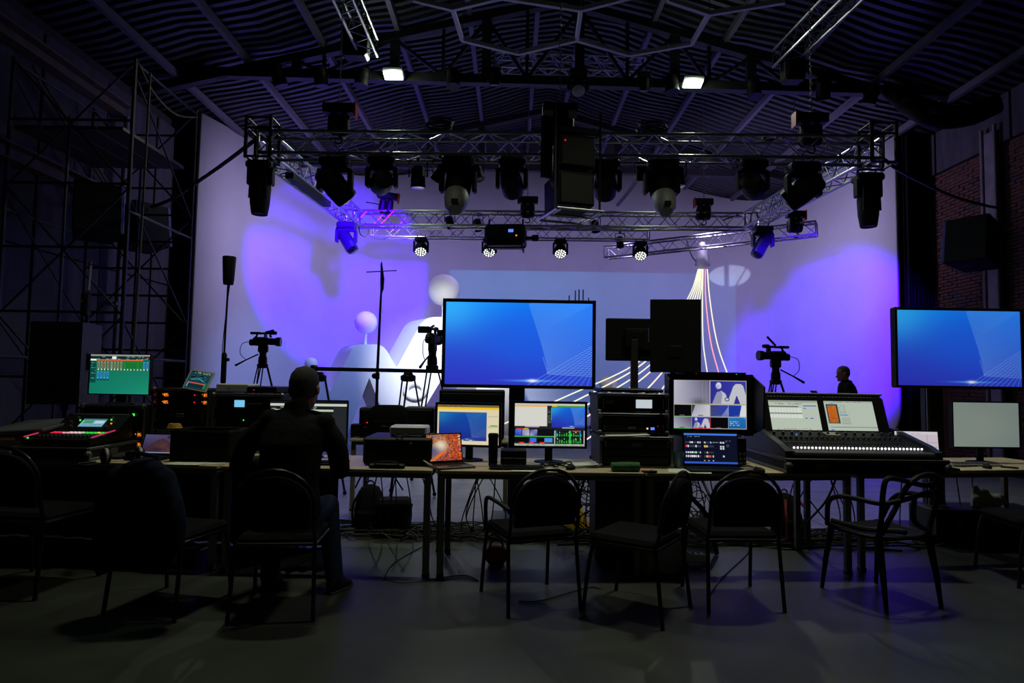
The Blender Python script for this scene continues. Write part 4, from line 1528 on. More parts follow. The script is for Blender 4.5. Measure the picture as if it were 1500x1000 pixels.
DIG = {0: 'abcdef', 1: 'bc', 2: 'abged', 3: 'abgcd', 4: 'fgbc', 5: 'afgcd', 6: 'afgedc', 7: 'abc', 8: 'abcdefg', 9: 'abcdfg'}
def digits(t, x, z, s, txt, y=-.008, m_=None):
    m = MB()
    for i, ch in enumerate(txt):
        cx = x + i * s * .75
        for sg in DIG[int(ch)]:
            px_, pz_, hz = {'a': (0, .5, 1), 'g': (0, 0, 1), 'd': (0, -.5, 1), 'f': (-.25, .25, 0), 'b': (.25, .25, 0), 'e': (-.25, -.25, 0), 'c': (.25, -.25, 0)}[sg]
            m.box((cx + px_ * s, y, z + pz_ * s), (s * .45, .003, s * .13) if hz else (s * .13, .003, s * .45))
    part('digit_display', m, m_ or LED_O, t)
def rack(label, px0, px1, pyt, D, dep, units, rz=0, m_=BLK, z0=TZ, edge=ALUD, handles=True, group=None):
    """rack case; units: (height share, kind)"""
    a, b = bx(px0, D, z0), bx(px1, D, z0)
    w_ = b.x - a.x
    h = P((px0 + px1) / 2, pyt, D).z - z0
    t = thing('equipment_rack', label, 'equipment rack', ((a.x + b.x) / 2, D, z0), rz, group)
    e = .018
    m = MB()
    m.box((0, dep / 2, e / 2), (w_, dep, e)).box((0, dep / 2, h - e / 2), (w_, dep, e))
    for s_ in (-1, 1):
        m.box((s_ * (w_ / 2 - e / 2), dep / 2, h / 2), (e, dep, h - 2 * e))
    m.box((0, dep - .01, h / 2), (w_ - 2 * e, .02, h - 2 * e))
    part('case', m, m_, t)
    for s_ in (-1, 1):
        part('edge_rail', b1((s_ * (w_ / 2 - .004), -.004, h / 2), (.022, .014, h), .004), edge, t)
    for z in (.006, h - .006):
        part('edge_rail', b1((0, -.004, z), (w_, .014, .022), .004), edge, t)
    m = MB()
    for sx in (-1, 1):
        for z in (0.01, h - .01):
            for y in (0.0, dep):
                part('corner_ball', MB().sphere((sx * (w_ / 2 - .01), y, z), .024, 8, 6), edge, t)
    z = h - .022
    uh = h - .044
    tot = sum(u[0] for u in units)
    for sh, kind in units:
        hh = uh * sh / tot
        zc = z - hh / 2
        o = part('rack_unit', b1((0, .06, zc), (w_ - 2 * e - .012, .12, hh - .006), .004), BLK2, t)
        iw = w_ - 2 * e
        if kind == 'rx':
            for x, d in ((-.2, '57'), (.14, '52')):
                led(o, x * iw / .45 - .02, zc, LED_R, .012, -.004)
                digits(o, x * iw / .45 + .05, zc, .022, '48' + d[:1], -.004)
        elif kind == 'amp':
            m = MB()
            for i in range(14):
                m.box((-iw * .42 + iw * .4 * i / 13, -.002, zc), (.006, .006, hh * .6))
            part('vent_slots', m, GREYM, o)
            knob_row(o, iw * .1, iw * .4, zc, 3, .012)
            led(o, -iw * .45, zc, LED_G, .008, -.004)
        elif kind == 'disp':
            part('display', b1((iw * -.12, -.004, zc), (.085, .006, hh * .5), .002), LED_C, o)
            knob_row(o, iw * .02, iw * .2, zc, 5, .006)
            led(o, iw * .42, zc - hh * .2, YELL, .01, -.004)
            led(o, iw * .42, zc - hh * .2, glow('yellow_led', (230, 230, 60), 1), .008, -.009)
        elif kind == 'wireless':
            for i in range(3):
                zz = zc + hh * (.3 - .3 * i)
                led(o, iw * .17, zz, LED_R, .013, -.004)
                digits(o, iw * .24, zz, .018, '124'[i] + '86', -.004, glow('pale_digits', (190, 200, 205), .8))
            led(o, iw * -.05, zc + hh * .3, LED_G, .009, -.004)
        elif kind == 'label':
            part('paper_label', b1((iw * .17, -.004, zc), (.125, .004, hh * .62), .001), glow('self_glow_label', (205, 215, 222), .85), o)  # paper made to glow: the light on it is put into the material
            part('badge', b1((-iw * .36, -.004, zc + hh * .1), (.055, .005, hh * .25), .001), GREYM, o)
        elif kind == 'lights':
            led(o, iw * .22, zc - hh * .1, glow('warm_led', (255, 190, 140), 1.6), .012, -.004)
            part('display', b1((iw * .30, -.004, zc - hh * .1), (.03, .005, .02), .001), LED_B, o)
            part('badge', b1((-iw * .02, -.004, zc), (.06, .004, hh * .3), .001), GREYM, o)
            led(o, iw * .38, zc + hh * .25, LED_R, .006, -.004)
        elif kind == 'patch':
            knob_row(o, -iw * .42, iw * .42, zc, 16, .007, GREYM)
        elif kind == 'drawer':
            part('latch', b1((0, -.006, zc), (.07, .014, .03), .004), ALUD, o)
        if handles and kind not in ('blank',) and hh > .05:
            for s_ in (-1, 1):
                x = s_ * (iw / 2 - .02)
                part('handle', MB().tube([(x, 0, zc - hh * .3), (x, -.03, zc - hh * .3), (x, -.03, zc + hh * .3), (x, 0, zc + hh * .3)], .005, 6), ALUD, o)
        z -= hh
    return t, w_, h
def monitor(px0, px1, py0, py1, D, pic, label, rz=0, zb=TZ, base=True, bez_=.018, k=1.0, rot=0, standy=.08):
    c = (P(px0, py0, D) + P(px1, py1, D)) / 2
    w_ = (px1 - px0) * D / FPX / max(.3, math.cos(rz))
    h = (py1 - py0) * D / FPX
    t = thing('computer_monitor', label, 'monitor', (c.x, c.y, zb), rz)
    z = c.z - zb
    m = MB()
    m.cbox((0, .025, z), (w_, .035, h), .006)
    m.cbox((0, .055, z), (w_ * .5, .04, h * .5), .012)
    part('housing', m, BLK, t)
    m = MB()
    for s_ in (-1, 1):
        m.box((s_ * (w_ / 2 - bez_ / 2), .002, z), (bez_, .012, h))
        m.box((0, .002, z + s_ * (h / 2 - bez_ / 2)), (w_ - 2 * bez_, .012, bez_))
    part('bezel', m, BLK2, t)
    screen(pic, w_ - 2 * bez_, h - 2 * bez_, t, (0, .004, z), k=k)
    if base:
        part('stand_neck', b1((0, standy, (z - h * .1) / 2 + .01), (.06, .03, z - h * .1), .008), BLK2, t)
        m = MB()
        m.lathe([(.001, .0), (.115, .0), (.115, .010), (.06, .018), (.001, .018)], (0, standy - .02, 0), (0, 0, 1), 24, False)
        part('stand_base', m, BLK2, t, True)
    return t
def keyboard(c, w_, d, label, rz=0, m_=BLK, km=None):
    t = thing('keyboard', label, 'keyboard', c, rz)
    part('body', b1((0, 0, .011), (w_, d, .016), .004), m_, t)
    m = MB()
    n = int(w_ / .019) - 1
    for r_ in range(5):
        for i in range(n):
            m.box((-w_ / 2 + .018 + i * (w_ - .036) / (n - 1), -d / 2 + .02 + r_ * (d - .04) / 4, .022), (.015, .015 if d > .1 else .011, .008))
    o = part('keys', m, km or BLK2, t)
    o['kind'] = 'stuff'
    return t
def mouse(c, label, rz=0, m_=BLK):
    t = thing('computer_mouse', label, 'mouse', c, rz)
    m = MB()
    m.sphere((0, 0, .012), .05, 16, 10, (.62, 1.1, .46))
    part('body', m, m_, t, True)
    part('wheel', MB().cyl((-.004, .03, .03), (.004, .03, .03), .009, n=10), GREYM, t)
    part('wire', MB().tube(bez([(0, .05, .012), (.02, .12, .006), (-.03, .2, .006), (.02, .3, .006)], 16), .0025, 5), RUB, t)
    return t
def laptop(c, w_, d, label, rz, open_deg, pic, m_=GREYM, k=1.0, sh=None):
    """c: middle of the hinge on the table; the keys lie towards -Y"""
    sh = sh or d * .98
    t = thing('laptop', label, 'laptop', c, rz)
    part('base', b1((0, -d / 2, .009), (w_, d, .018), .004), m_, t)
    m = MB()
    for r_ in range(5):
        for i in range(13):
            m.box((-w_ * .42 + i * w_ * .84 / 12, -d * .1 - r_ * d * .1, .0195), (w_ * .052, d * .075, .004))
    part('keys', m, BLK2, t)['kind'] = 'stuff'
    part('touchpad', b1((0, -d * .8, .0186), (w_ * .32, d * .26, .002), .001), BLK, t)
    a = R(open_deg - 90)
    M = Matrix.Translation((0, 0, .018)) @ Matrix.Rotation(-a, 4, 'X')
    o = part('lid', b1((0, .004, sh / 2), (w_, .008, sh), .003, M), m_, t)
    m = MB()
    part('bezel', MB().box((0, -.0012, sh / 2), (w_ - .004, .002, sh - .004), M), BLK, t)
    screen(pic, w_ - .022, sh - .03, t, (0, -.0032, sh / 2 + .004), M, k=k)
    return t
def paper(c, w_, d, label, rz=0, m_=PAPER, n=1):
    t = thing('paper_sheet' if n == 1 else 'paper_stack', label, 'paper', c, rz)
    rr = random.Random(n * 7 + int(c[0] * 100))
    for i in range(n):
        m = MB()
        N = 6
        vs = []
        for a in range(N + 1):
            for b in range(2):
                x = w_ * (a / N - .5)
                vs.append((x, d * (b - .5), .0012 + i * .003 + (.012 * (a / N) ** 2 * (i + 1) / n if n > 1 else .003 * (a / N) ** 3)))
        fs = [(a * 2, a * 2 + 2, a * 2 + 3, a * 2 + 1) for a in range(N)]
        m.add(vs, fs, Matrix.Rotation(rr.uniform(-.25, .25) if n > 1 else 0, 4, 'Z'))
        o = part('sheet', m, m_, t)
        s_ = o.modifiers.new('thickness', 'SOLIDIFY')
        s_.thickness = .0012
    return t
def pen(a, b, label, m_=BLK):
    a, b = V(a), V(b)
    t = thing('marker_pen', label, 'pen', a)
    d = b - a
    part('barrel', MB().cyl((0, 0, 0), d * .7, .007), m_, t, True)
    part('cap', MB().cyl(d * .7, d, .0085), BLK2, t, True)
    return t
# ------------------------------------------------------------------ screen pictures
def pic_green():
    c = CV(188, 118, (16, 122, 98))
    c.grad(0, .1, 1, 1, (20, 118, 88), (16, 108, 84), (14, 116, 96), (30, 140, 114))
    c.rect(0, 0, 1, .04, (150, 150, 140)).rect(0, .04, 1, .13, (12, 44, 44))
    c.dashes(.02, .04, .95, .13, 2, (150, 200, 190), .5, 3)
    c.rect(.36, .05, .43, .12, (235, 240, 235)).blob(.95, .09, .012, .018, (255, 40, 40), 1, True)
    c.rect(0, .13, .1, .72, (10, 70, 62)).rect(.0, .12, .1, .16, (240, 240, 235))
    c.dashes(.02, .18, .09, .7, 8, (120, 200, 180), .8, 5)
    for i in range(16):
        x = .115 + .0545 * i
        col = (150, 156, 120) if i < 8 else ((30, 150, 40) if i < 14 else (60, 165, 215))
        if i < 14:
            c.rect(x, .13, x + .05, .17, (226, 105, 60))
        c.rect(x, .165, x + .043, .4, (28, 40, 36)).rect(x + .006, .18, x + .037, .37, col)
        c.rect(x + .016, .2, x + .026, .35, (16, 30, 26)).rect(x + .012, .37, x + .032, .40, (225, 230, 220))
        if i < 4:
            c.rect(x, .42, x + .043, .66, (28, 60, 80)).rect(x + .006, .43, x + .037, .62, (56, 160, 215)).rect(x + .016, .46, x + .026, .58, (16, 30, 26))
    return c
def pic_mountain():
    c = CV(90, 72)
    c.grad(0, 0, 1, 1, (96, 92, 140), (86, 78, 120), (44, 36, 74), (120, 60, 70))
    c.poly([(.05, .95), (.25, .5), (.45, .28), (.62, .2), (.8, .35), (.95, .6), (1, .95)], (74, 52, 62))
    c.blob(.62, .6, .22, .25, (112, 74, 70), .7).blob(.5, .8, .2, .1, (40, 28, 46), .7).blob(.85, .85, .2, .15, (120, 66, 72), .7)
    rr = random.Random(4)
    for i in range(70):
        c.blob(.4 + rr.random() * .5, .35 + rr.random() * .5, .02, .03, (rr.randint(40, 120), rr.randint(30, 70), rr.randint(40, 80)), .5)
    c.rect(.72, .06, .92, .22, (60, 50, 80)).rect(0, .94, 1, 1, (160, 165, 205))
    return c
def pic_tablet():
    c = CV(70, 56, (22, 60, 66))
    c.rect(.05, .03, .95, .13, (20, 40, 44)).dashes(.2, .03, .95, .13, 2, (200, 210, 180), .8, 2)
    c.rect(.15, .15, .85, .6, (14, 52, 66)).dashes(.18, .18, .82, .56, 7, (60, 140, 150), .6, 5)
    c.line(.15, .5, .5, .42, (170, 220, 230), 1).line(.5, .42, .8, .55, (170, 220, 230), 1)
    c.rect(.12, .66, .85, .72, (210, 80, 60)).rect(.05, .66, .12, .95, (60, 150, 190)).rect(.85, .6, .95, .95, (40, 120, 70))
    for i in range(8):
        c.rect(.15 + i * .085, .74, .19 + i * .085, .94, (12, 18, 20))
    return c
def pic_rows():
    c = CV(150, 90, (24, 28, 30))
    c.rect(0, 0, 1, .06, (20, 22, 24)).rect(0, .07, 1, .12, (215, 220, 205))
    c.dashes(.02, .13, .6, .2, 2, (190, 210, 190), .7, 2)
    c.rect(0.05, .2, .85, .25, (205, 212, 190)).rect(.0, .27, .15, .31, (140, 160, 140))
    c.rect(0.02, .33, .82, .8, (120, 128, 122)).dashes(.02, .33, .82, .8, 10, (60, 66, 64), .8, 9).rect(.82, .14, 1, 1, (40, 44, 48))
    return c
def pic_yellow():
    c = CV(150, 92, (226, 214, 178))
    c.rect(0, 0, 1, .07, (120, 104, 70)).dashes(.02, 0, .5, .07, 2, (40, 34, 20), .8, 1).rect(0, .07, 1, .12, (250, 196, 30))
    c.paste(tv_picture(110, 70, .72), .03, .19, .80, .9)
    c.rect(.03, .19, .80, .205, (60, 90, 120))
    for y in (.28, .52, .55):
        c.rect(.82, y, .98, y + .015, (160, 150, 120))
    c.rect(.86, .5, .97, .53, (70, 170, 80))
    c.dashes(.35, .86, .6, .9, 1, (240, 245, 250), .8, 3)
    return c
def pic_switch():
    c = CV(180, 112, (30, 34, 40))
    c.rect(0, 0, 1, .05, (200, 196, 180))
    c.rect(0, .05, .46, .08, (245, 170, 60)).rect(0, .08, .46, .54, (214, 214, 206))
    c.paste(tv_picture(90, 60, .9), .53, .08, 1, .56)
    c.rect(.53, .05, 1, .085, (50, 150, 60)).rect(.53, .04, .6, .07, (250, 200, 40)).rect(.515, .1, .53, .4, (60, 170, 70))
    c.dashes(.47, .1, .52, .5, 12, (120, 125, 130), .9, 2)
    c.rect(.15, .54, .35, .56, (180, 160, 190)).rect(.68, .56, .85, .58, (200, 190, 200))
    c.rect(0, .6, .57, .76, (16, 16, 20))
    c.grad(0.01, .62, .1, .76, (60, 110, 220), (90, 140, 230), (40, 60, 180), (60, 70, 190))
    c.grad(0.11, .62, .21, .76, (150, 150, 190), (170, 160, 200), (130, 130, 180), (200, 200, 215))
    c.grad(0.22, .62, .32, .76, (60, 60, 150), (160, 160, 200), (200, 200, 220), (60, 60, 150))
    c.rect(0, .77, .57, .79, (80, 190, 90)).rect(0.02, .59, .12, .61, (230, 70, 60)).rect(.13, .59, .2, .61, (240, 200, 60))
    c.rect(0, .8, .2, .91, (12, 12, 14)).rect(.22, .81, .31, .91, (60, 110, 220)).rect(.32, .81, .42, .91, (10, 10, 12)).rect(.43, .81, .54, .91, (80, 140, 225))
    for x in (.07, .21, .36):
        c.rect(x, .915, x + .07, .94, (235, 60, 60))
    c.rect(0, .95, 1, 1, (170, 180, 165)).dashes(0, .95, 1, 1, 2, (70, 80, 70), .7, 6)
    c.rect(.57, .63, 1, .94, (14, 24, 20)).rect(.565, .63, .58, .94, (200, 200, 196)).rect(.985, .63, 1, .94, (190, 190, 186))
    rr = random.Random(11)
    for i in range(11):
        for j in range(2):
            x = .6 + i * .033
            y = .66 + j * .15
            c.rect(x, y, x + .018, y + .11, (30, 50, 40)).rect(x, y + rr.uniform(.02, .08), x + .018, y + .11, (50, rr.randint(150, 220), 60))
            if rr.random() < .4:
                c.rect(x + .005, y, x + .014, y + .03, (220, 230, 220))
    c.rect(.78, .63, .8, .94, (40, 200, 70)).rect(.82, .63, .92, .66, (215, 50, 50)).rect(.93, .63, .94, .8, (60, 150, 230)).rect(.585, .63, .597, .8, (60, 150, 230))
    return c
def pic_set():
    c = CV(90, 52)
    c.grad(0, 0, 1, 1, (44, 44, 150), (60, 60, 170), (50, 50, 150), (60, 64, 160))
    c.poly([(.05, 1), (.18, .5), (.3, .42), (.42, .55), (.5, .85), (.65, .22), (.72, .12), (.86, .12), (.92, .2), (1, .6), (1, 1)], (196, 196, 206))
    c.poly([(.66, 1), (.74, .62), (.84, 1)], (50, 50, 140)).poly([(.16, .95), (.21, .72), (.27, .95)], (50, 48, 120))
    c.poly([(.05, 1), (.18, .5), (.3, .42), (.33, .6), (.3, 1)], (150, 150, 176))
    c.blob(.23, .2, .075, .14, (220, 222, 235), 1, True).blob(.21, .24, .05, .09, (150, 156, 200), .8)
    c.blob(.47, .8, .07, .09, (60, 60, 66), 1, True).blob(.47, .8, .045, .055, (200, 200, 210), 1, True)
    return c
def pic_multi():
    c = CV(190, 112, (170, 170, 170))
    s_ = pic_set()
    c.grad(.01, .01, .49, .49, (190, 190, 204), (96, 92, 118), (180, 180, 196), (130, 126, 150))
    c.blob(.35, .45, .1, .08, (90, 88, 100), .8)
    for x in (.40, .44, .46):
        c.line(x, .02, x, .48, (150, 148, 160), 1.2, .8)
    c.dashes(.22, .43, .33, .46, 1, (60, 60, 64), .9, 2)
    c.paste(s_, .505, .015, .99, .485)
    q = c
    q.rect(.01, .505, .245, .74, (8, 8, 10))
    q.grad(.255, .505, .495, .74, (150, 150, 170), (205, 205, 215), (190, 190, 205), (205, 200, 205)).poly([(.255, .505), (.3, .505), (.255, .7)], (50, 70, 50))
    q.grad(.505, .505, .745, .74, (60, 66, 110), (44, 66, 190), (70, 76, 130), (40, 60, 170))
    for i in range(5):
        q.line(.66 + .02 * i, .74, .745, .56 + .03 * i, (200, 200, 220), 1)
    q.rect(.755, .505, .99, .74, (30, 56, 160)).poly([(.93, .505), (.99, .505), (.99, .74), (.9, .74)], (220, 220, 226))
    q.grad(.01, .76, .245, .985, (150, 150, 170), (84, 82, 104), (180, 180, 196), (130, 128, 146))
    q.paste(s_, .255, .76, .495, .985)
    q.rect(.505, .76, .745, .985, (8, 8, 10))
    q.grad(.755, .76, .99, .985, (40, 130, 190), (30, 110, 180), (24, 90, 160), (30, 100, 170)).dashes(.77, .82, .9, .93, 3, (205, 230, 245), .95, 3)
    for x in (.12, .37, .62, .87):
        for y in (.71, .96):
            q.rect(x - .035, y, x + .035, y + .02, (90, 90, 94))
    q.rect(.0, .75, .25, .76, (70, 170, 70)).rect(0, .985, .25, 1, (60, 190, 70)).rect(.25, .985, .5, 1, (210, 60, 70))
    q.rect(.0, .75, .006, 1, (70, 200, 80)).rect(.497, .75, .503, 1, (200, 60, 70)).rect(0, .49, 1, .503, (196, 190, 150))
    return c
def pic_buttons():
    c = CV(130, 76, (14, 18, 38))
    c.rect(0, 0, 1, .06, (70, 120, 220)).rect(0, .93, 1, 1, (50, 90, 200)).dashes(.02, .07, .3, .13, 1, (150, 160, 190), .8, 1)
    rr = random.Random(3)
    for y in (.27, .4, .6, .73):
        for i in range(8):
            x = .03 + i * .037
            v = rr.choice((70, 70, 200, 230))
            c.rect(x, y, x + .026, y + .06, (v, v, v + 15))
        for i in range(5):
            x = .38 + i * .037
            v = rr.choice((60, 70, 190))
            c.rect(x, y, x + .026, y + .06, (v, v, v + 12))
    c.rect(.03, .4, .06, .46, (235, 60, 60)).rect(.17, .6, .2, .66, (60, 210, 60)).rect(.38, .4, .41, .46, (240, 200, 40)).rect(.42, .6, .45, .66, (240, 190, 40)).rect(.455, .73, .49, .79, (240, 80, 40))
    for x, y in ((.68, .28), (.72, .28), (.68, .41), (.72, .41), (.68, .47), (.72, .47), (.72, .73)):
        c.rect(x, y, x + .03, y + .05, (210, 215, 225))
    c.blob(.82, .4, .03, .05, (60, 64, 84), 1, True).dashes(.78, .22, .88, .3, 2, (110, 116, 140), .9, 5).dashes(.55, .27, .65, .3, 1, (210, 215, 225), 1, 4)
    c.rect(.37, .88, .39, .91, (240, 170, 60)).rect(.45, .88, .47, .91, (190, 200, 210)).rect(.53, .88, .55, .91, (190, 200, 210))
    return c
def pic_list():
    c = CV(110, 70, (184, 196, 180))
    c.rect(0, 0, 1, .07, (150, 160, 146)).dashes(.02, .08, .7, .15, 2, (90, 100, 90), .7, 2)
    c.rect(0, .2, .6, .235, (30, 36, 34)).rect(.0, .25, .65, .42, (214, 222, 212)).rect(0, .43, .65, .455, (110, 118, 108)).rect(0, .47, .65, .6, (216, 222, 214))
    for i in range(10):
        c.line(.06 * i, .24, .06 * i, .6, (150, 160, 150), .8, .6)
    c.rect(.7, .17, .96, .2, (60, 74, 190)).rect(.7, .26, .75, .29, (60, 74, 200)).rect(.7, .58, .75, .61, (60, 74, 200)).rect(.8, .58, .86, .61, (60, 74, 200))
    c.dashes(.05, .93, .95, .99, 2, (150, 110, 90), .5, 6)
    return c
def pic_plan():
    c = CV(110, 70, (180, 192, 178))
    c.rect(0, 0, 1, .05, (160, 172, 160)).dashes(.1, 0, .95, .05, 1, (90, 100, 90), .7, 2)
    c.rect(.04, .12, .27, .76, (40, 70, 60)).rect(.06, .16, .235, .73, (198, 104, 36)).rect(.12, .08, .2, .13, (90, 140, 190))
    rr = random.Random(5)
    for i in range(60):
        c.blob(.07 + rr.random() * .15, .18 + rr.random() * .53, .02, .04, (rr.randint(140, 220), rr.randint(60, 130), 30), .5)
    c.dashes(.29, .12, .44, .5, 6, (100, 110, 100), .8, 8).rect(.29, .45, .45, .5, (90, 160, 190)).rect(.31, .56, .48, .74, (166, 178, 166)).rect(.29, .76, .48, .775, (120, 130, 120))
    c.rect(.05, .87, 1, .885, (60, 66, 62)).rect(.05, .96, .12, .99, (60, 80, 190))
    return c
def pic_autumn():
    c = CV(100, 86)
    c.grad(0, 0, 1, 1, (120, 110, 90), (170, 60, 30), (90, 80, 120), (190, 70, 30))
    c.blob(.4, .42, .22, .26, (238, 226, 190), .95)
    c.blob(.15, .62, .2, .16, (80, 84, 130), .8)
    rr = random.Random(2)
    for i in range(520):
        x, y = rr.random(), rr.random()
        if y < .34 or x > .55 + .1 * rr.random() or y > .95 - .42 * x:
            if (x - .42) ** 2 + (y - .45) ** 2 < .05:
                continue
            c.blob(x, y, .018, .02, rr.choice(((226, 80, 30), (250, 150, 60), (150, 34, 20), (80, 22, 16), (240, 110, 40), (120, 30, 16))), .85)
    c.poly([(0, .98), (.5, .62), (.56, .63), (.2, 1), (0, 1)], (236, 110, 30)).blob(0.08, .86, .16, .1, (110, 104, 140), .7)
    for i, cc in enumerate(((220, 220, 220), (220, 220, 225), (60, 200, 150), (80, 180, 230), (230, 80, 70), (60, 160, 240))):
        c.rect(.93, .07 + i * .1, .975, .12 + i * .1, cc)
    return c
def pic_window():
    c = CV(96, 72, (196, 184, 194))
    c.rect(0, 0, 1, .1, (206, 198, 204)).dashes(.02, .03, .6, .1, 1, (150, 140, 150), .6, 2).rect(0, .18, .14, .3, (44, 66, 160)).dashes(.17, .2, .5, .24, 1, (130, 120, 130), .8, 3)
    for y in (.36, .5, .64):
        c.rect(.76, y, .99, y + .015, (150, 140, 150))
    c.line(.75, .1, .75, 1, (150, 140, 150), 1).rect(.8, .52, .95, .55, (150, 160, 120)).dashes(.03, .42, .4, .46, 1, (160, 150, 160), .7, 7)
    return c
def pic_grey():
    c = CV(120, 76)
    c.grad(0, 0, 1, 1, (116, 128, 120), (108, 120, 114), (122, 132, 124), (108, 118, 114))
    c.blob(.5, .55, .4, .35, (128, 138, 130), .4)
    return c
# ------------------------------------------------------------------ left end of the row
t, w_, h = device('flight_case', 'shallow grey case with slanted lid at the far left table edge', 'case', -40, 62, 636, 4.95, TZ, .55, 0, GREYM, .015)
part('lid', b1((0, .27, h + .045), (w_ * .98, .56, .03), .008, e=(R(6), R(-4), 0)), GREYM, t)
part('yellow_strip', b1((-.08, -.004, h * .8), (w_ * .5, .006, .02), .002), YELL, t)
for s_ in (-1, 1):
    part('latch', b1((s_ * w_ * .3, -.006, h * .5), (.05, .012, .05), .004), ALUD, t)
t, w_, h = rack('amplifier rack with rounded corners under the green-lit mixer monitor', 117, 209, 593, 5.35, .5, [(1, 'blank'), (1.2, 'blank'), (1, 'rx'), (1, 'rx')])
led(t, w_ * .34, h * .8, LED_G, .02, -.014)
RK1 = (t, w_, h)
monitor(128, 222, 518, 578, 5.45, pic_green(), 'monitor with a green screen of channel strips on the rounded rack at left', R(-4), zb=TZ + h, standy=.06, bez_=.008)
rack('rack of wireless receivers with four amber displays, the white tablet on top', 220, 303, 569, 5.45, .5, [(.55, 'rx'), (.55, 'rx'), (1.4, 'drawer'), (1.8, 'amp')])
c = P(277, 573, 5.35)
t = thing('tablet', 'white-rimmed tablet tilted up on the wireless receiver rack', 'tablet', (c.x, 5.42, c.z + .004), R(-8))
M = Matrix.Rotation(R(-24), 4, 'X') @ Matrix.Rotation(R(9), 4, 'Y')
part('body', b1((0, .006, .098), (.235, .009, .185), .003, M), WHITE, t)
screen(pic_tablet(), .20, .155, t, (0, -.0005, .098), M)
part('stand', MB().tube([(-.06, .12, 0), (-.06, .055, .12), (.06, .055, .12), (.06, .12, 0)], .006, 6), BLK2, t)
t, w_, h = rack('tall rack with a pale blue display and red lights, left of the seated man', 308, 412, 577, 5.4, .5, [(1, 'disp'), (.35, 'blank'), (1.7, 'wireless'), (.8, 'drawer')])
zt = TZ + h
t, w_, h = device('network_box', 'white flat box on the rack left of the seated man', 'electronics box', 316, 363, 562, 5.45, zt, .26, 0, WHITE)
led(t, -w_ * .1, h * .5, GREYM, .012)
t, w_, h = device('receiver_box', 'black flat box with a red light beside the white box on the rack', 'electronics box', 361, 405, 566, 5.42, zt, .3, 0, BLK)
led(t, -w_ * .25, h * .55, LED_R, .008)
t, w_, h = device('adapter_box', 'small grey box with plugs at the right end of the tall rack', 'electronics box', 402, 415, 572, 5.7, zt, .12, 0, GREYM)
# small digital mixer on its case
cx = -3.36
t = thing('flight_case', 'flight case base under the small digital mixer', 'case', (cx, 4.72, TZ))
part('tray', b1((0, .36, .05), (.56, .72, .098), .01), BLK, t)
for z in (.012, .09):
    part('edge_rail', b1((0, -.004, z), (.57, .02, .022), .004), ALUD, t)
    for s_ in (-1, 1):
        part('edge_rail', b1((s_ * .282, .36, z), (.02, .73, .022), .004), ALUD, t)
for s_ in (-1, 1):
    part('corner_ball', MB().sphere((s_ * .28, 0, .05), .03, 10, 8), ALUD, t)
part('latch', b1((.284, .3, .05), (.012, .1, .05), .004), ALUD, t)
t = thing('digital_mixer', 'small digital mixing desk with lit buttons and pink edge glow at left', 'mixing desk', (cx, 4.78, TZ + .1))
prof = [(0, 0), (0, .05), (.33, .085), (.50, .20), (.53, .20), (.53, 0)]
m = MB()
m.prism([(-.235, y, z) for y, z in prof], (.47, 0, 0))
part('body', m, BLK, t)
for s_ in (-1, 1):
    m = MB()
    m.prism([(s_ * .235, y, z + .012) for y, z in prof], (s_ * .018, 0, 0))
    part('side_cheek', m, BLK2, t)
pinkg = glow('pink_edge', (205, 50, 100), .8)
part('glow_strip', MB().tube([(.25, .02, .066), (.25, .3, .098)], .006, 6), pinkg, t)
part('glow_strip', MB().tube([(-.25, .02, .066), (-.25, .16, .082)], .006, 6), pinkg, t)
S = lambda y: (.05 + .035 * y / .33) if y < .33 else .085 + .115 * (y - .33) / .17
m = MB()
for i in range(14):
    x = -.2 + i * .031
    m.box((x, .10, S(.1) + .008), (.018, .022, .014))
part('fader_caps', m, GREYM, t)['kind'] = 'stuff'
m = MB()
for i in range(14):
    m.box((-.2 + i * .031, .11, S(.11) + .001), (.004, .15, .003))
part('fader_slots', m, BLK2, t)['kind'] = 'stuff'
for j, (y, seq) in enumerate(((.24, 'rrrwwwwwgggggb'), (.275, 'rrrrwwwwgggygg'))):
    for i, ch in enumerate(seq):
        part('lit_button', b1((-.2 + i * .031, y, S(y) + .004), (.020, .014, .006), .001), {'r': glow('red_button', (235, 40, 70), 1.0), 'w': glow('rose_button', (240, 205, 210), .9), 'g': glow('green_button', (60, 220, 70), .9), 'b': LED_B, 'y': glow('yellow_led', (230, 230, 60), 1)}[ch], t)
ang = math.atan(.115 / .17)
M = Matrix.Translation((0.0, .415, S(.415) + .003)) @ Matrix.Rotation(-(PI / 2 - ang), 4, 'X')
cvm = CV(60, 34, (120, 170, 190))
cvm.rect(0, 0, 1, .2, (70, 120, 130)).rect(.1, .25, .5, .6, (60, 150, 100)).dashes(.05, .65, .95, .95, 3, (40, 90, 140), .9, 2).rect(.55, .25, .95, .6, (170, 205, 215))
screen(cvm, .19, .10, t, (0, -.002, 0), M)
for s_ in (-1, 1):
    m = MB()
    for k in range(3):
        q = V((s_ * (.14 + .03 * (k % 2)), .37 + .045 * k, S(.37 + .045 * k)))
        m.cyl(q, q + V((0, -.012, .018)), .011, .009, 10)
    part('knobs', m, GREYM, t)['kind'] = 'stuff'
led(t, -.12, S(.44) + .004, LED_G, .012, .44)
led(t, .125, S(.45) + .004, LED_G, .012, .45)
led(t, .15, S(.41) + .004, LED_O, .012, .41)
led(t, -.23, S(.03) + .004, LED_G, .012, .03)
part('top_rail', MB().tube([(-.23, .515, .205), (.23, .515, .205)], .008, 8), ALU, t)
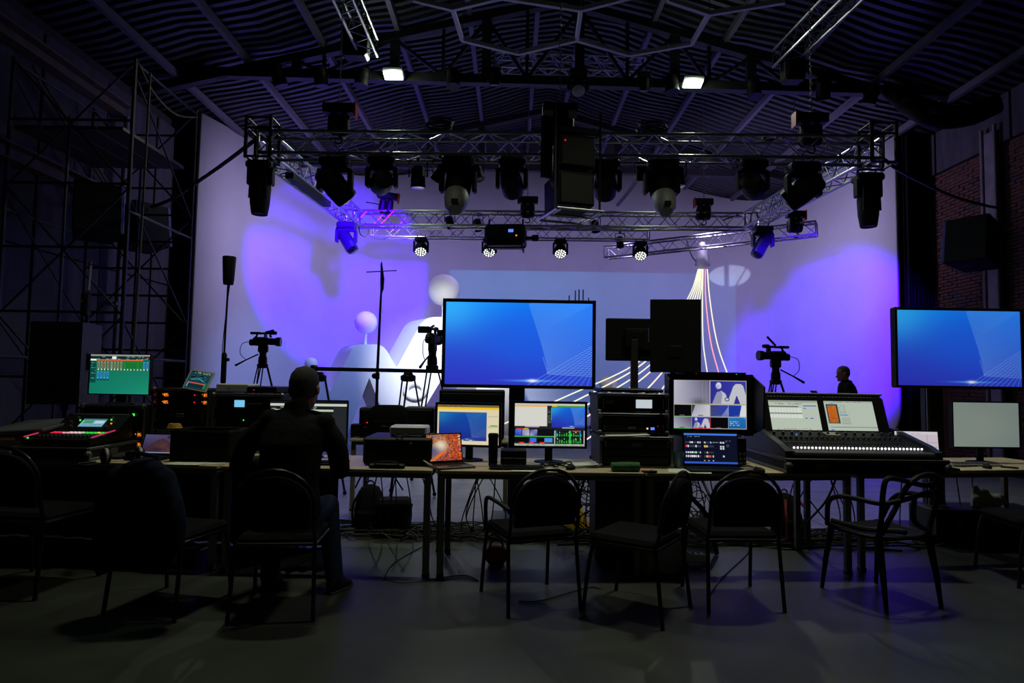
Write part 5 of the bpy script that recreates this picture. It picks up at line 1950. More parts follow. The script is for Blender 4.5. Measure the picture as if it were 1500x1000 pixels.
# headphones
c = bx(179, 4.68, TZ)
t = thing('headphones', 'black headphones lying on the left table beside the mixer case', 'headphones', c, R(35))
m = MB()
m.tube(bez([(-.08, 0, .05), (-.07, .07, .03), (0, .11, .02), (.07, .07, .03), (.08, 0, .05)], 20), .012, 8)
part('headband', m, BLK, t, True)
for s_ in (-1, 1):
    part('ear_cup', MB().lathe([(.03, -.02), (.042, -.012), (.042, .012), (.034, .02)], (s_ * .08, -.01, .043), (1, .2, 0), 18), BLK, t, True)
    part('ring', MB().lathe([(.044, -.006), (.045, .006)], (s_ * .08, -.01, .043), (1, .2, 0), 18), GREYL, t)
part('wire', MB().tube(bez([(-.09, -.03, .01), (-.17, -.06, .006), (-.2, .03, .006), (-.12, .08, .006)], 20), .004, 5), RUB, t)
t.scale = (1.3, 1.3, 1.3)
laptop(bx(228, 5.0, TZ), .27, .18, 'open laptop with a mountain picture on the left table', R(-4), 112, pic_mountain(), BLK, .62)
paper(bx(276, 4.72, TZ), .26, .17, 'white sheet of paper on the left table in front of the black crate', R(-6))
paper(bx(308, 4.78, TZ), .24, .18, 'sheet of paper at the joint of the two left tables', R(8))
c0_ = bx(291, 4.80, TZ)
t = thing('soft_crate', 'black open soft crate on the left table behind the chair with the navy jacket', 'crate', c0_, R(-3))
m = MB()
wq, dq, hq = .44, .30, .225
m.cbox((0, .15, .01), (wq - .02, dq - .02, .02), .008)
for s_ in (-1, 1):
    m.cbox((s_ * wq / 2, .15, hq / 2), (.018, dq, hq), .008)
    m.cbox((0, .15 + s_ * dq / 2, hq / 2), (wq, .018, hq), .008)
part('body', m, FABB, t)
part('rim', MB().tube([(-wq / 2, 0, hq), (wq / 2, 0, hq), (wq / 2, dq, hq), (-wq / 2, dq, hq)], .012, 6, True), BLK, t)
part('handle_slot', b1((0, -.012, hq * .45), (.11, .006, .02), .002), BLK2, t)
for i, (x, y, mm) in enumerate(((-.12, .1, BLUEP), (.05, .12, BLUEP), (-.2, .02, YELL))):
    q = thing('cable_reel', ['blue coiled lead inside the black soft crate, left', 'blue coiled lead inside the black soft crate, right', 'yellow lead hanging over the left rim of the soft crate'][i], 'cable', c0_ + V((x, y, hq - .045 + (.07 if i == 2 else 0))))
    for j in range(3):
        part('loop', MB().tube([((.05 - .006 * j) * math.cos(a), (.04 - .004 * j) * math.sin(a), .012 * j) for a in [k * PI / 6 for k in range(12)]], .006, 5, True), mm, q)
# bottle between racks
c = bx(275, 5.2, TZ)
t = thing('small_bottle', 'small dark bottle with a yellow label in front of the receiver rack', 'bottle', c)
part('body', MB().lathe([(.028, 0), (.03, .01), (.03, .13), (.014, .16), (.014, .18)], (0, 0, 0), (0, 0, 1), 16), BLUEP, t, True)
part('label', MB().lathe([(.031, .04), (.031, .10)], (0, 0, 0), (0, 0, 1), 16, False), YELL, t)
part('cap', MB().cyl((0, 0, .178), (0, 0, .2), .016), WHITE, t)
# the seated man's monitor
monitor(395, 508, 586, 652, 5.12, pic_rows(), 'wide monitor with white rows on a dark screen, in front of the seated man', R(3), bez_=.008, k=.8)
keyboard(bx(445, 4.78, TZ), .44, .14, 'black keyboard in front of the seated man')
# second row of equipment behind
def plain_amp(px0, px1, pyt, D, z0, dep, label, led_=True, h_=None):
    t, w_, h = device('amplifier_box', label, 'amplifier', px0, px1, pyt, D, z0, dep, 0, BLK, .015)
    part('front_panel', b1((0, -.006, h / 2), (w_ * .94, .012, h * .86), .004), BLK2, t)
    if led_:
        led(t, -w_ * .28, h * .5, LED_R, .016, -.016)
        part('knob', MB().cyl((-w_ * .2, -.012, h * .55), (-w_ * .2, -.035, h * .55), .018, .016, 12), GREYM, t)
    for s_ in (-1, 1):
        part('handle', MB().tube([(s_ * w_ * .44, -.012, h * .25), (s_ * w_ * .44, -.04, h * .25), (s_ * w_ * .44, -.04, h * .75), (s_ * w_ * .44, -.012, h * .75)], .007, 6), BLK2, t)
    return t
plain_amp(525, 582, 597, 6.95, TZ, .4, 'dark amplifier box with a red light on the second row table, left')
plain_amp(588, 634, 597, 6.95, TZ, .4, 'dark box right of the soft bag on the second row table', False)
c = bx(570, 6.9, TZ)
t = thing('camera_bag', 'black soft bag on the second row table between the amplifier boxes', 'bag', c)
t.location.y = 6.78
m = MB()
m.loft([((0, .05, 0.003), .2, .11), ((0, .05, .06), .215, .12), ((0, .05, .24), .21, .12), ((0, .05, .32), .19, .10), ((0, .05, .355), .14, .07)])
part('body', m, FABB, t, True)
part('strap', MB().tube(bez([(-.12, -.07, .12), (-.02, -.075, .14), (.1, -.07, .12)], 12), .012, 6), GREYM, t)
part('pocket', b1((.0, -.07, .12), (.26, .03, .16), .014), FABB, t)
t, w_, h = device('camera_battery_charger', 'small black camera gear at the left end of the second row table', 'camera gear', 513, 529, 621, 6.85, TZ, .14)
part('lens', MB().lathe([(.05, 0), (.055, -.06), (.04, -.065)], (.12, .04, .07), (0, 1, 0), 16).cbox((.12, .1, .06), (.14, .12, .115), .02), BLK2, t)
plain_amp(642, 738, 571, 6.8, TZ, .5, 'tall dark amplifier case behind the yellow-edged monitor', False)
# black computer case with the white router
t, w_, h = device('computer_case', 'black computer case lying flat on the table, white router on top', 'computer', 531, 632, 641, 4.76, TZ, .46, 0, BLK2, .012)
part('front_panel', b1((0, -.006, h / 2), (w_ * .96, .012, h * .9), .006), BLK, t)
m = MB()
for i in range(9):
    m.box((-w_ / 2 - .004, .05 + .02 * 0, .03 + i * h * .085), (.01, .012, .012))
part('connectors', m, GREYL, t)
led(t, w_ * .2, h * .8, GREYM, .014, -.016)
zc_ = TZ + h
t, w_, h = device('network_router', 'white flat router on the black computer case', 'router', 570, 625, 624, 4.84, zc_, .2, 0, WHITE, .012)
part('wire', MB().tube(bez([(-.1, 0, .02), (-.08, -.06, .012), (-.05, -.09, .012), (.0, -.02, .02)], 16), .006, 5), RUB, t)
c = bx(567, 4.63, TZ)
t = thing('tool_case', 'thin black tool case in front of the black computer case', 'case', c)
part('body', b1((0, 0, .018), (.26, .06, .034), .012), BLK2, t)
part('handle', MB().tube([(-.09, -.028, .036), (-.05, -.028, .05), (.05, -.028, .05), (.09, -.028, .036)], .006, 6), BLK, t)
# autumn laptop
laptop(bx(652, 4.82, TZ), .30, .21, 'open laptop with an orange autumn leaf picture, at the joint of two tables', R(30), 103, pic_autumn(), GREYM, .95, .225)
cable([bx(652, 4.79, TZ + .01), bx(638, 4.7, TZ + .012), bx(622, 4.74, TZ + .04), bx(612, 4.82, TZ + .09), bx(618, 4.9, TZ + .14), bx(636, 4.95, TZ + .18)], .0055, 'pale cable looping beside the autumn picture laptop', WHITE)
monitor(637, 734, 590, 654, 5.08, pic_yellow(), 'monitor with a yellow-edged window and blue picture, behind the autumn laptop', R(-7), k=.92)
monitor(751, 860, 588, 656, 5.05, pic_switch(), 'monitor with many small windows and green meters, right of the thermos mug', R(2), k=.95)
# thermos
c = bx(722, 4.82, TZ)
t = thing('thermos_mug', 'dark blue thermos mug between the two middle monitors', 'mug', c)
part('body', MB().lathe([(.030, 0), (.033, .01), (.037, .2), (.037, .215)], (0, 0, 0), (0, 0, 1), 20), NAVY, t, True)
part('lid', MB().lathe([(.039, .212), (.039, .235), (.032, .245), (.012, .246)], (0, 0, 0), (0, 0, 1), 20), BLK, t, True)
t, w_, h = device('interface_box', 'small black box with a grey edge behind the keyboard, right of the thermos', 'electronics box', 733, 771, 659, 4.82, TZ, .16)
part('trim_line', b1((0, -.002, h * .5), (w_, .006, .006), .001), ALUD, t)
keyboard(bx(757, 4.70, TZ), .40, .13, 'black keyboard in front of the many-window monitor', R(2))
paper(bx(775, 4.62, TZ), .25, .11, 'white sheet of paper at the table edge under the black keyboard', R(-4))
paper(bx(850, 4.9, TZ), .25, .2, 'curling stack of papers right of the many-window monitor', R(10), PAPER, 6)
mouse(bx(836, 4.72, TZ), 'black mouse left of the green pencil case', R(-30))
c = bx(812, 4.86, TZ)
t = thing('coiled_lead', 'tangled black lead under the many-window monitor', 'cable', c)
for i in range(3):
    part('loop', MB().tube([((.07 + .01 * i) * math.cos(a) + .04 * i - .04, .045 * math.sin(a), .008 + .01 * i + .006 * math.sin(3 * a)) for a in [k * PI / 8 for k in range(16)]], .006, 5, True), RUB, t)
cable([bx(742, 4.95, TZ + .008), bx(775, 5.0, TZ + .008), bx(800, 4.92, TZ + .008), bx(835, 5.0, TZ + .008), bx(858, 5.1, TZ + .008)], .005, 'thin white wire lying across the table under the many-window monitor', WHITE)
# rack stack
t, w_, h = rack('lowest black flight case of the rack stack, papers and pencil case at its foot', 879, 985, 640, 4.86, .56, [(1, 'drawer'), (1, 'blank'), (1, 'blank')], m_=BLK2)
z1 = TZ + h
paper(bx(917, 4.95, z1), .32, .2, 'white sheets sticking out over the lowest flight case of the rack stack', R(4), PAPER, 3)
t, w_, h = rack('middle rack of the stack with small orange and blue lights', 877, 978, 606, 4.98, .52, [(1, 'blank'), (1, 'lights')], z0=z1 + .012)
z2 = z1 + .012 + h
t, w_, h = rack('top rack of the stack with a bright paper label', 876, 978, 577, 5.0, .52, [(1, 'label')], z0=z2 + .002)
z3 = z2 + h
t, w_, h = device('equipment_tray', 'flat black tray lying on top of the rack stack', 'tray', 880, 972, 569, 5.02, z3 + .002, .46, 0, BLK2, .01)
knob_row(t, -w_ * .4, w_ * .4, h * .5, 3, .008)
c = bx(917, 4.66, TZ)
t = thing('pencil_case', 'green zipped pencil case at the foot of the rack stack', 'pencil case', c, R(2))
m = MB()
m.loft([((-.11, 0, .035), .001, .001, (0, 1, 0), (0, 0, 1)), ((-.105, 0, .035), .036, .032, (0, 1, 0), (0, 0, 1)), ((0, 0, .037), .042, .037, (0, 1, 0), (0, 0, 1)), ((.095, 0, .037), .038, .034, (0, 1, 0), (0, 0, 1)), ((.105, 0, .035), .001, .001, (0, 1, 0), (0, 0, 1))])
part('body', m, GREENC, t, True)
part('zip', MB().tube(bez([(-.10, -.01, .066), (0, -.012, .075), (.095, -.01, .07)], 12), .004, 5), BLK2, t)
pen(bx(940, 4.64, TZ + .008), bx(957, 4.63, TZ + .008), 'red and black marker right of the green pencil case', RED)
pen(bx(944, 4.60, TZ + .008), bx(962, 4.62, TZ + .008), 'black pen beside the red marker at the table edge', BLK)
# hooded monitor with its box
t, w_, h = device('connector_box', 'black box of connectors under the hooded monitor, behind the switcher laptop', 'electronics box', 1000, 1094, 640, 5.0, TZ, .34, 0, BLK2)
m = MB()
for i in range(4):
    for j in range(3):
        m.cyl((w_ * .34 + .03 * i - .03, -.012, .03 + .035 * j), (w_ * .34 + .03 * i - .03, -.002, .03 + .035 * j), .01, n=8)
part('sockets', m, GREYM, t)
zh = TZ + h
t = monitor(978, 1103, 548, 637, 5.1, pic_multi(), 'hooded monitor showing a grid of camera pictures, receiver box on top', 0, zb=zh, base=False, bez_=.05, k=.92)
ww, hh = 125 * 5.1 / FPX, 89 * 5.1 / FPX
zc_ = P(1040, 592, 5.1).z - zh
m = MB()
m.prism([(ww / 2, .05, zc_ - hh * .5), (ww / 2, -.2, zc_ - hh * .35), (ww / 2, -.22, zc_ + hh * .30), (ww / 2, .05, zc_ + hh * .5)], (.012, 0, 0))
part('side_hood', m, BLK, t)
part('side_hood', MB().prism([(-ww / 2, .05, zc_ - hh * .5), (-ww / 2, -.1, zc_ - hh * .4), (-ww / 2, -.1, zc_ + hh * .4), (-ww / 2, .05, zc_ + hh * .5)], (-.012, 0, 0)), BLK, t)
part('rear_housing', b1((.06, .2, zc_ + .01), (ww * .98, .26, hh * .92), .03), BLK, t)
part('foot', b1((0, .06, .006), (ww * .7, .18, .012), .003), BLK2, t)
zt = zh + zc_ + hh / 2
t, w_, h = device('receiver_box', 'black half-rack receiver with red and green lights on the hooded monitor', 'electronics box', 1004, 1092, 549, 5.12, zt + .002, .3, 0, BLK, .008)
t.location.y = 5.14
led(t, -w_ * .31, h * .5, LED_R, .009)
led(t, w_ * .36, h * .5, LED_G, .009)
part('antenna', MB().cyl((-w_ * .1, .27, h * .5), (-w_ * .1, .27, .24), .006), BLK2, t)
laptop(bx(1042, 4.88, TZ), .42, .23, 'black laptop with rows of coloured buttons under the hooded monitor', R(-2), 98, pic_buttons(), BLK, .95, .255)
paper(bx(1010, 4.72, TZ), .30, .2, 'white sheet sticking out under the left corner of the black laptop', R(-14))
c = bx(994, 4.9, TZ)
t = thing('plastic_cup', 'bluish translucent cup between rack stack and black laptop', 'cup', c)
part('cup', MB().lathe([(.03, 0), (.034, .01), (.04, .12), (.037, .12), (.031, .012)], (0, 0, 0), (0, 0, 1), 18), mat('blue_grey_plastic', (90, 120, 140), .3, noise=.05), t, True)
mouse(bx(1112, 4.74, TZ), 'black mouse left of the lighting desk', R(20))
# ------------------------------------------------------------------ lighting desk
X0, X1 = 2.06, 3.16
CX = (X0 + X1) / 2
t = thing('flight_case', 'long flight case base under the lighting desk', 'case', (CX, 4.72, TZ), R(1.5))
part('tray', b1((0, .46, .052), (1.18, .92, .10), .01), BLK, t)
for z in (.014, .094):
    part('edge_rail', b1((0, -.006, z), (1.19, .022, .026), .004), ALUD if z > .05 else BLK2, t)
    for s_ in (-1, 1):
        part('edge_rail', b1((s_ * .594, .46, z), (.022, .94, .026), .004), ALUD, t)
for s_ in (-1, 1):
    part('corner_ball', MB().sphere((s_ * .585, .0, .05), .035, 10, 8), ALUD, t)
    part('latch', b1((s_ * .35, -.012, .05), (.09, .014, .05), .004), ALUD, t)
t = thing('lighting_desk', 'lighting control desk with two tilted screens and a row of lit buttons', 'lighting desk', (CX, 4.80, TZ + .104), R(1.5))
m = MB()
W = 1.08
prof = [(0, 0), (0, .045), (.06, .062), (.5, .155), (.5, .10), (.75, .1), (.75, 0)]
m.prism([(-W / 2, y, z) for y, z in prof], (W, 0, 0))
part('body', m, BLK, t)
part('front_rest', MB().tube([(-W / 2 + .02, -.02, .03), (W / 2 - .02, -.02, .03)], .022, 10), GREYM, t)
for s_ in (-1, 1):
    m = MB()
    m.prism([(s_ * W / 2, -.03, 0), (s_ * W / 2, -.03, .05), (s_ * W / 2, .08, .09), (s_ * W / 2, .52, .19), (s_ * W / 2, .76, .19), (s_ * W / 2, .76, 0)], (s_ * .05, 0, 0))
    part('side_cheek', m, mat('dark_slate_paint', (44, 46, 54), .45, .1, noise=.1, nscale=20), t)
SS = lambda y: .062 + (.155 - .062) * (y - .06) / .44
for i in range(36):
    x = -W * .45 + W * .9 * i / 35
    part('lit_button', b1((x, .05, .068), (.012, .012, .014), .003), LED_W, t)
m = MB()
for j in range(4):
    for i in range(40):
        y = .11 + j * .028
        m.box((-W * .46 + W * .92 * i / 39, y, SS(y) + .004), (.014, .016, .008))
part('buttons', m, GREYM, t)['kind'] = 'stuff'
m = MB()
for i in range(24):
    x = -W * .44 + W * .88 * i / 23
    m.box((x, .30, SS(.3) + .01), (.016, .03, .016))
    m.box((x, .30, SS(.3) + .001), (.004, .11, .003))
part('faders', m, GREYM, t)['kind'] = 'stuff'
m = MB()
for i in range(14):
    x = -W * .44 + W * .88 * i / 13
    m.cyl((x, .42, SS(.42)), (x, .415, SS(.42) + .022), .012, .010, 10)
part('encoders', m, GREYM, t)['kind'] = 'stuff'
part('touch_pad', b1((.0, .43, SS(.43) + .004), (.11, .09, .006), .002, e=(R(12), 0, 0)), GREYL, t)
led(t, -.3, SS(.4) + .004, LED_B, .01, .4)
# tilted screen wing
tl = R(20)
M = Matrix.Translation((0, .50, .10)) @ Matrix.Rotation(-tl, 4, 'X')
wing = part('screen_wing', b1((0, .045, .185), (W + .04, .09, .40), .03, M), BLK, t)
part('wing_cap', b1((0, .04, .388), (W + .02, .08, .016), .006, M), GREYL, t)
for s_, pc in ((-1, pic_list()), (1, pic_plan())):
    screen(pc, .415, .255, t, (s_ * .235, -.003, .195), M, k=.92)
    m = MB()
    for i in range(16):
        for z in (.358, .045):
            m.box((s_ * .235 - .2 + .4 * i / 15, -.003, z), (.010, .006, .006), M)
    part('key_row', m, GREYL, t)['kind'] = 'stuff'
# ------------------------------------------------------------------ right end
laptop(bx(1345, 5.22, TZ), .36, .24, 'open laptop with a pale window on screen, right of the lighting desk', R(-3), 96, pic_window(), BLK, .95, .27)
monitor(1393, 1497, 588, 656, 5.45, pic_grey(), 'monitor with a blank grey screen at the right end of the row', R(3), bez_=.012)
led(bpy.context.scene.objects['computer_monitor.004'] if 'computer_monitor.004' in bpy.context.scene.objects else t, .27, .14, LED_B, .008, -.008)
keyboard(bx(1424, 5.32, TZ), .42, .13, 'pale keyboard under the grey blank monitor', R(4), GREYL, GREYM)
mouse(bx(1446, 5.16, TZ), 'black mouse in front of the pale keyboard at the right end', R(-20))
pen(bx(1466, 5.22, TZ + .008), bx(1492, 5.14, TZ + .008), 'thick black marker right of the pale keyboard', BLK)
cable([bx(1372, 5.15, TZ + .006), bx(1392, 5.28, TZ + .006), bx(1405, 5.2, TZ + .006), bx(1432, 5.26, TZ + .006)], .005, 'thin dark wire on the right table before the pale keyboard')
c = bx(1425, 5.9, TZ)
# ------------------------------------------------------------------ chairs
def visitor_chair(x, y, rz, label, arms=False, group='black visitor chairs with rounded backs'):
    t = thing('visitor_chair', label, 'chair', (x, y, 0), rz, group)
    part('seat', b1((0, .02, .445), (.45, .43, .055), .022), FABB, t)
    part('seat_shell', b1((0, .02, .413), (.43, .41, .012), .005), BLK, t)
    # backrest: rounded-top cushion
    def ang(z):
        return -.215 - (z - .45) * .16
    out = [(.20 * s_, z) for s_, z in ((-1, .52), (1, .52))]
    prof = [(-.195, .515), (.195, .515)] + [(.205 * math.cos(a), .655 + .165 * math.sin(a)) for a in [PI * k / 14 for k in range(15)]]
    m = MB()
    n = len(prof)
    vs = [(px, ang(pz_) - .018, pz_) for px, pz_ in prof] + [(px, ang(pz_) + .022, pz_) for px, pz_ in prof]
    vs += [(px * .9, ang(pz_) - .03, .655 + (pz_ - .655) * .9) for px, pz_ in prof] + [(px * .9, ang(pz_) + .036, .655 + (pz_ - .655) * .9) for px, pz_ in prof]
    fs = []
    for i in range(n):
        j = (i + 1) % n
        fs += [(i, n + i, n + j, j), (2 * n + i, i, j, 2 * n + j), (n + i, 3 * n + i, 3 * n + j, n + j)]
    fs += [tuple(range(2 * n, 3 * n))[::-1], tuple(range(3 * n, 4 * n))]
    m.add(vs, fs)
    part('backrest', m, FABB, t, True)
    arch = [(-.225, -.20, .43), (-.222, ang(.52), .52), (-.222, ang(.64), .64)] + [(.222 * math.cos(a), ang(.66 + .2 * math.sin(a)), .66 + .2 * math.sin(a)) for a in [PI - PI * k / 12 for k in range(13)]] + [(.222, ang(.64), .64), (.222, ang(.52), .52), (.225, -.20, .43)]
    part('back_frame', MB().tube(arch, .0115, 8), SATIN, t, True)
    for s_ in (-1, 1):
        m = MB()
        m.tube(bez([(s_ * .225, -.20, .43), (s_ * .228, -.215, .30), (s_ * .237, -.25, .0)], 10), .0125, 8)
        o = part('leg', m, SATIN, t, True)
        m = MB()
        m.tube(bez([(s_ * .222, .19, .42), (s_ * .228, .22, .30), (s_ * .237, .255, .0)], 10), .0125, 8)
        part('leg', m, SATIN, t, True)
        part('side_rail', MB().tube([(s_ * .225, -.2, .425), (s_ * .222, .19, .42)], .0115, 8), SATIN, t, True)
        if arms:
            part('armrest', MB().tube(bez([(s_ * .235, .18, .42), (s_ * .245, .17, .58), (s_ * .245, .12, .635), (s_ * .245, -.12, .635), (s_ * .235, ang(.62), .62)], 18), .0135, 8), BLK, t, True)
    for y_ in (-.2, .19):
        part('cross_rail', MB().tube([(-.223, y_, .422), (.223, y_, .422)], .0105, 8), SATIN, t, True)
    return t
visitor_chair(-1.37, 3.98, R(5), 'black visitor chair with rounded back that the man in the dark jacket sits on')
visitor_chair(.135, 4.17, R(21), 'black visitor chair turned slightly, with armrests, before the many-window monitor', True)
visitor_chair(.80, 4.04, R(56), 'black visitor chair turned sideways to the left before the rack stack')
visitor_chair(1.445, 4.25, R(3), 'black visitor chair standing square before the hooded monitor')
visitor_chair(-2.06, 4.0, R(-12), 'black visitor chair under the navy jacket, before the laptop with the mountain')
visitor_chair(-3.12, 4.3, R(-8), 'black visitor chair in the dark before the small digital mixer').scale = (1.1, 1.0, 1.08)
visitor_chair(3.83, 4.78, R(86), 'black visitor chair turned sideways at the right edge, its back out of the picture')
# moulded designer chair with an interwoven back
t = thing('designer_chair', 'black moulded armchair with an interwoven open back, before the lighting desk', 'chair', (2.46, 4.34, 0), R(17))
m = MB()
N = 10
vs, fs = [], []
for i in range(N + 1):
    for j in range(N + 1):
        u, v = i / N - .5, j / N - .5
        k = 1 - .18 * (abs(v) * 2) ** 4
        z = .45 - .025 * math.cos(u * 2.6) * math.cos(v * 2.6)
        vs.append((u * .46 * k, v * .44, z))
for i in range(N):
    for j in range(N):
        a = i * (N + 1) + j
        fs.append((a, a + 1, a + N + 2, a + N + 1))
m.add(vs, fs)
o = part('seat', m, BLK, t, True)
s_ = o.modifiers.new('thickness', 'SOLIDIFY')
s_.thickness = .022
for sx in (-1, 1):
    part('leg', MB().tube([(sx * .20, .19, .45), (sx * .225, .225, .2), (sx * .235, .25, 0)], [.024, .018, .013], 10), BLK, t, True)
    part('leg', MB().tube([(sx * .20, -.19, .45), (sx * .215, -.235, .2), (sx * .22, -.26, 0)], [.026, .019, .013], 10), BLK, t, True)
for nm, pts in (('back_loop', [(-.20, -.19, .44), (-.215, -.23, .58), (-.225, -.255, .74), (-.20, -.27, .82), (-.06, -.275, .80), (.08, -.275, .77), (.2, -.265, .78), (.22, -.25, .81)]),
                ('back_loop', [(.20, -.19, .44), (.215, -.23, .60), (.235, -.25, .76), (.22, -.25, .82), (.06, -.285, .835), (-.06, -.28, .77), (-.12, -.24, .62), (-.19, -.2, .46)]),
                ('arm_loop', [(-.23, .2, .44), (-.275, .14, .60), (-.29, .04, .66), (-.28, -.1, .67), (-.21, -.23, .66), (-.05, -.27, .69), (.1, -.27, .72), (.225, -.255, .71)]),
                ('arm_loop', [(.23, .2, .44), (.275, .14, .60), (.29, .04, .66), (.28, -.1, .67), (.225, -.24, .70)]),
                ('back_strut', [(.21, -.2, .47), (.10, -.235, .50), (.02, -.25, .56), (.01, -.268, .70)]),
                ('side_strut', [(-.245, .15, .48), (-.14, -.02, .455), (-.02, -.19, .47), (.0, -.2, .46)])):
    part(nm, MB().tube(bez(pts, 36), .0165, 8), BLK, t, True)
# ------------------------------------------------------------------ people
def remeshed(name, mb, m_, parent, voxel, smooth=3):
    o = mb.build(name, m_, parent, True)
    r_ = o.modifiers.new('one_surface', 'REMESH')
    r_.mode = 'VOXEL'
    r_.voxel_size = voxel
    r_.use_smooth_shade = True
    s_ = o.modifiers.new('soften', 'SMOOTH')
    s_.iterations = smooth
    s_.factor = .5
    return o
def limb(m, pts, rr):
    m.tube(bez(pts, 12), [rr[0] + (rr[-1] - rr[0]) * 0 for _ in range(1)] if False else list(np.interp(np.linspace(0, 1, len(bez(pts, 12))), np.linspace(0, 1, len(rr)), rr)), 14)
    m.sphere(pts[0], rr[0], 14, 8)
    m.sphere(pts[-1], rr[-1], 14, 8)
def head_into(m, M, k=1.0):
    """head facing +Y at the origin (centre of the skull)"""
    def ring(z, rx, ry, y=0):
        return ((0, y, z), rx, ry)
    q = MB()
    q.loft([ring(-.118, .02, .02, .055), ring(-.112, .042, .05, .035), ring(-.085, .060, .075, .012), ring(-.05, .069, .089, .002), ring(0, .075, .097, 0), ring(.04, .077, .099, -.004), ring(.08, .068, .087, -.006), ring(.105, .045, .06, -.006), ring(.118, .012, .016, -.006)])
    q.loft([((0, .098, -.012), .006, .006), ((0, .116, -.038), .014, .012), ((0, .098, -.05), .016, .012)])
    for s_ in (-1, 1):
        q.sphere((s_ * .083, -.008, -.012), .03, 12, 8, (.32, .62, 1.0))
        q.sphere((s_ * .03, .088, .022), .02, 10, 6, (1.1, .45, .3))
    q.sphere((0, .094, -.072), .022, 10, 6, (1.1, .5, .28))
    q.sphere((0, .088, -.1), .024, 10, 6, (1, .8, .7))
    m.add(q.v, q.f, M)
def hand_into(m, wrist, d, up, side, curl=.35, r=.0085):
    """palm with four fingers and a thumb; d points to the finger tips, up away from the palm"""
    d, up = V(d).normalized(), V(up).normalized()
    x = d.cross(up).normalized() * side
    c = V(wrist)
    m.loft([(c, .026, .02, x, up), (c + d * .03, .038, .016, x, up), (c + d * .08, .043, .014, x, up), (c + d * .095, .040, .011, x, up)])
    for i, L in enumerate((.070, .080, .074, .058)):
        o = c + d * .088 + x * (.031 - .0205 * i)
        p1 = o + d * (L * .45) - up * (L * .12 * curl)
        p2 = p1 + (d - up * curl * 1.2).normalized() * (L * .32)
        p3 = p2 + (d - up * curl * 2.4).normalized() * (L * .26)
        m.tube([o - d * .02, o, p1, p2, p3], [r, r, r * .95, r * .88, r * .75], 8)
    o = c + d * .03 + x * .034
    p1 = o + (d * .6 + x * .8 - up * .2).normalized() * .038
    p2 = p1 + (d * .95 + x * .25 - up * .3).normalized() * .032
    m.tube([o - x * .012, o, p1, p2], [r * 1.3, r * 1.3, r * 1.15, r * .85], 8)
def shoe(t, toe, heel, m_):
    a, b = V(heel), V(toe)
    d = (b - a).normalized()
    x = V((d.y, -d.x, 0))
    z = V((0, 0, 1))
    L = (b - a).length
    q = MB()
    q.loft([(a + z * .045, .02, .03, x, z), (a + d * .02 + z * .055, .036, .052, x, z), (a + d * L * .3 + z * .055, .039, .055, x, z), (a + d * L * .55 + z * .042, .044, .04, x, z), (a + d * L * .8 + z * .034, .046, .031, x, z), (b - d * .02 + z * .028, .036, .024, x, z), (b + z * .025, .015, .014, x, z)])
    o = part('shoe', q, m_, t, True)
    q = MB()
    q.loft([(a - d * .004 + z * .008, .03, .008, x, z), (a + d * L * .3 + z * .008, .038, .008, x, z), (a + d * L * .7 + z * .008, .05, .008, x, z), (b + d * .004 + z * .008, .03, .008, x, z)])
    part('sole', q, RUB, o)
# seated man seen from behind
B = V((-1.37, 4.06, 0))
t = thing('person', 'person in a dark jacket and jeans seated with back turned, working at the wide monitor', 'person', B)
hz = P(446, 568, 4.16).z
hc = V((P(446, 568, 4.18).x - B.x, .12, hz))
MH = Matrix.Translation(hc) @ Matrix.Rotation(R(-4), 4, 'Z') @ Matrix.Rotation(R(-7), 4, 'X') @ Matrix.Scale(1.13, 4)
SL, SR = V((-.158, .05, 1.115)), V((.182, .05, 1.10))
EL, ER = V((-.37, .10, .82)), V((.275, .12, .80))
WL, WR = V((-.21, .44, .80)), V((.19, .52, .80))
KL, KR = V((-.19, .40, .515)), V((.13, .40, .52))
AL, AR = V((-.21, .26, .10)), V((.235, .22, .10))
def torso_rings(g):
    return [((0, .0, .47), .15 + g, .12 + g), ((0, -.0, .56), .175 + g, .13 + g), ((0, -.02, .70), .162 + g, .115 + g), ((0, -.02, .85), .175 + g, .12 + g), ((0, .0, .98), .182 + g, .125 + g), ((0.01, .03, 1.07), .182 + g, .11 + g), ((.01, .05, 1.13), .15 + g, .09 + g), ((.0, .06, 1.17), .10 + g, .072 + g)]
m = MB()
m.loft(torso_rings(-.012))
neck = [V((0, .06, 1.13)), hc + V((0, -.02, -.06))]
m.tube([neck[0], neck[0].lerp(neck[1], .5), neck[1]], [.066, .06, .058], 16)
head_into(m, MH)
for S_, E_, W_, sd_ in ((SL, EL, WL, -1), (SR, ER, WR, 1)):
    limb(m, [S_, S_.lerp(E_, .5) + V((sd_ * .01, 0, 0)), E_], [.052, .046, .038])
    limb(m, [E_, W_], [.039, .027])
    hand_into(m, W_, (W_ - E_).normalized() + V((0, .3, -.05)), (0, 0, 1), -sd_)
for H_, K_, A_ in ((V((-.09, .02, .51)), KL, AL), (V((.09, .02, .51)), KR, AR)):
    limb(m, [H_, H_.lerp(K_, .5), K_], [.085, .075, .056])
    limb(m, [K_, K_.lerp(A_, .35) + V((0, -.015, 0)), A_], [.055, .053, .036])
remeshed('body', m, SKIN, t, .006, 2)
m = MB()
m.loft(torso_rings(.016)[1:])
m.loft([((0, -.01, .54), .205, .15), ((0, -.02, .60), .2, .145), ((0, -.02, .7), .185, .13)])
m.loft([((0, .055, 1.13), .12, .095), ((0, .062, 1.19), .082, .078), ((0, .07, 1.235), .076, .076)])
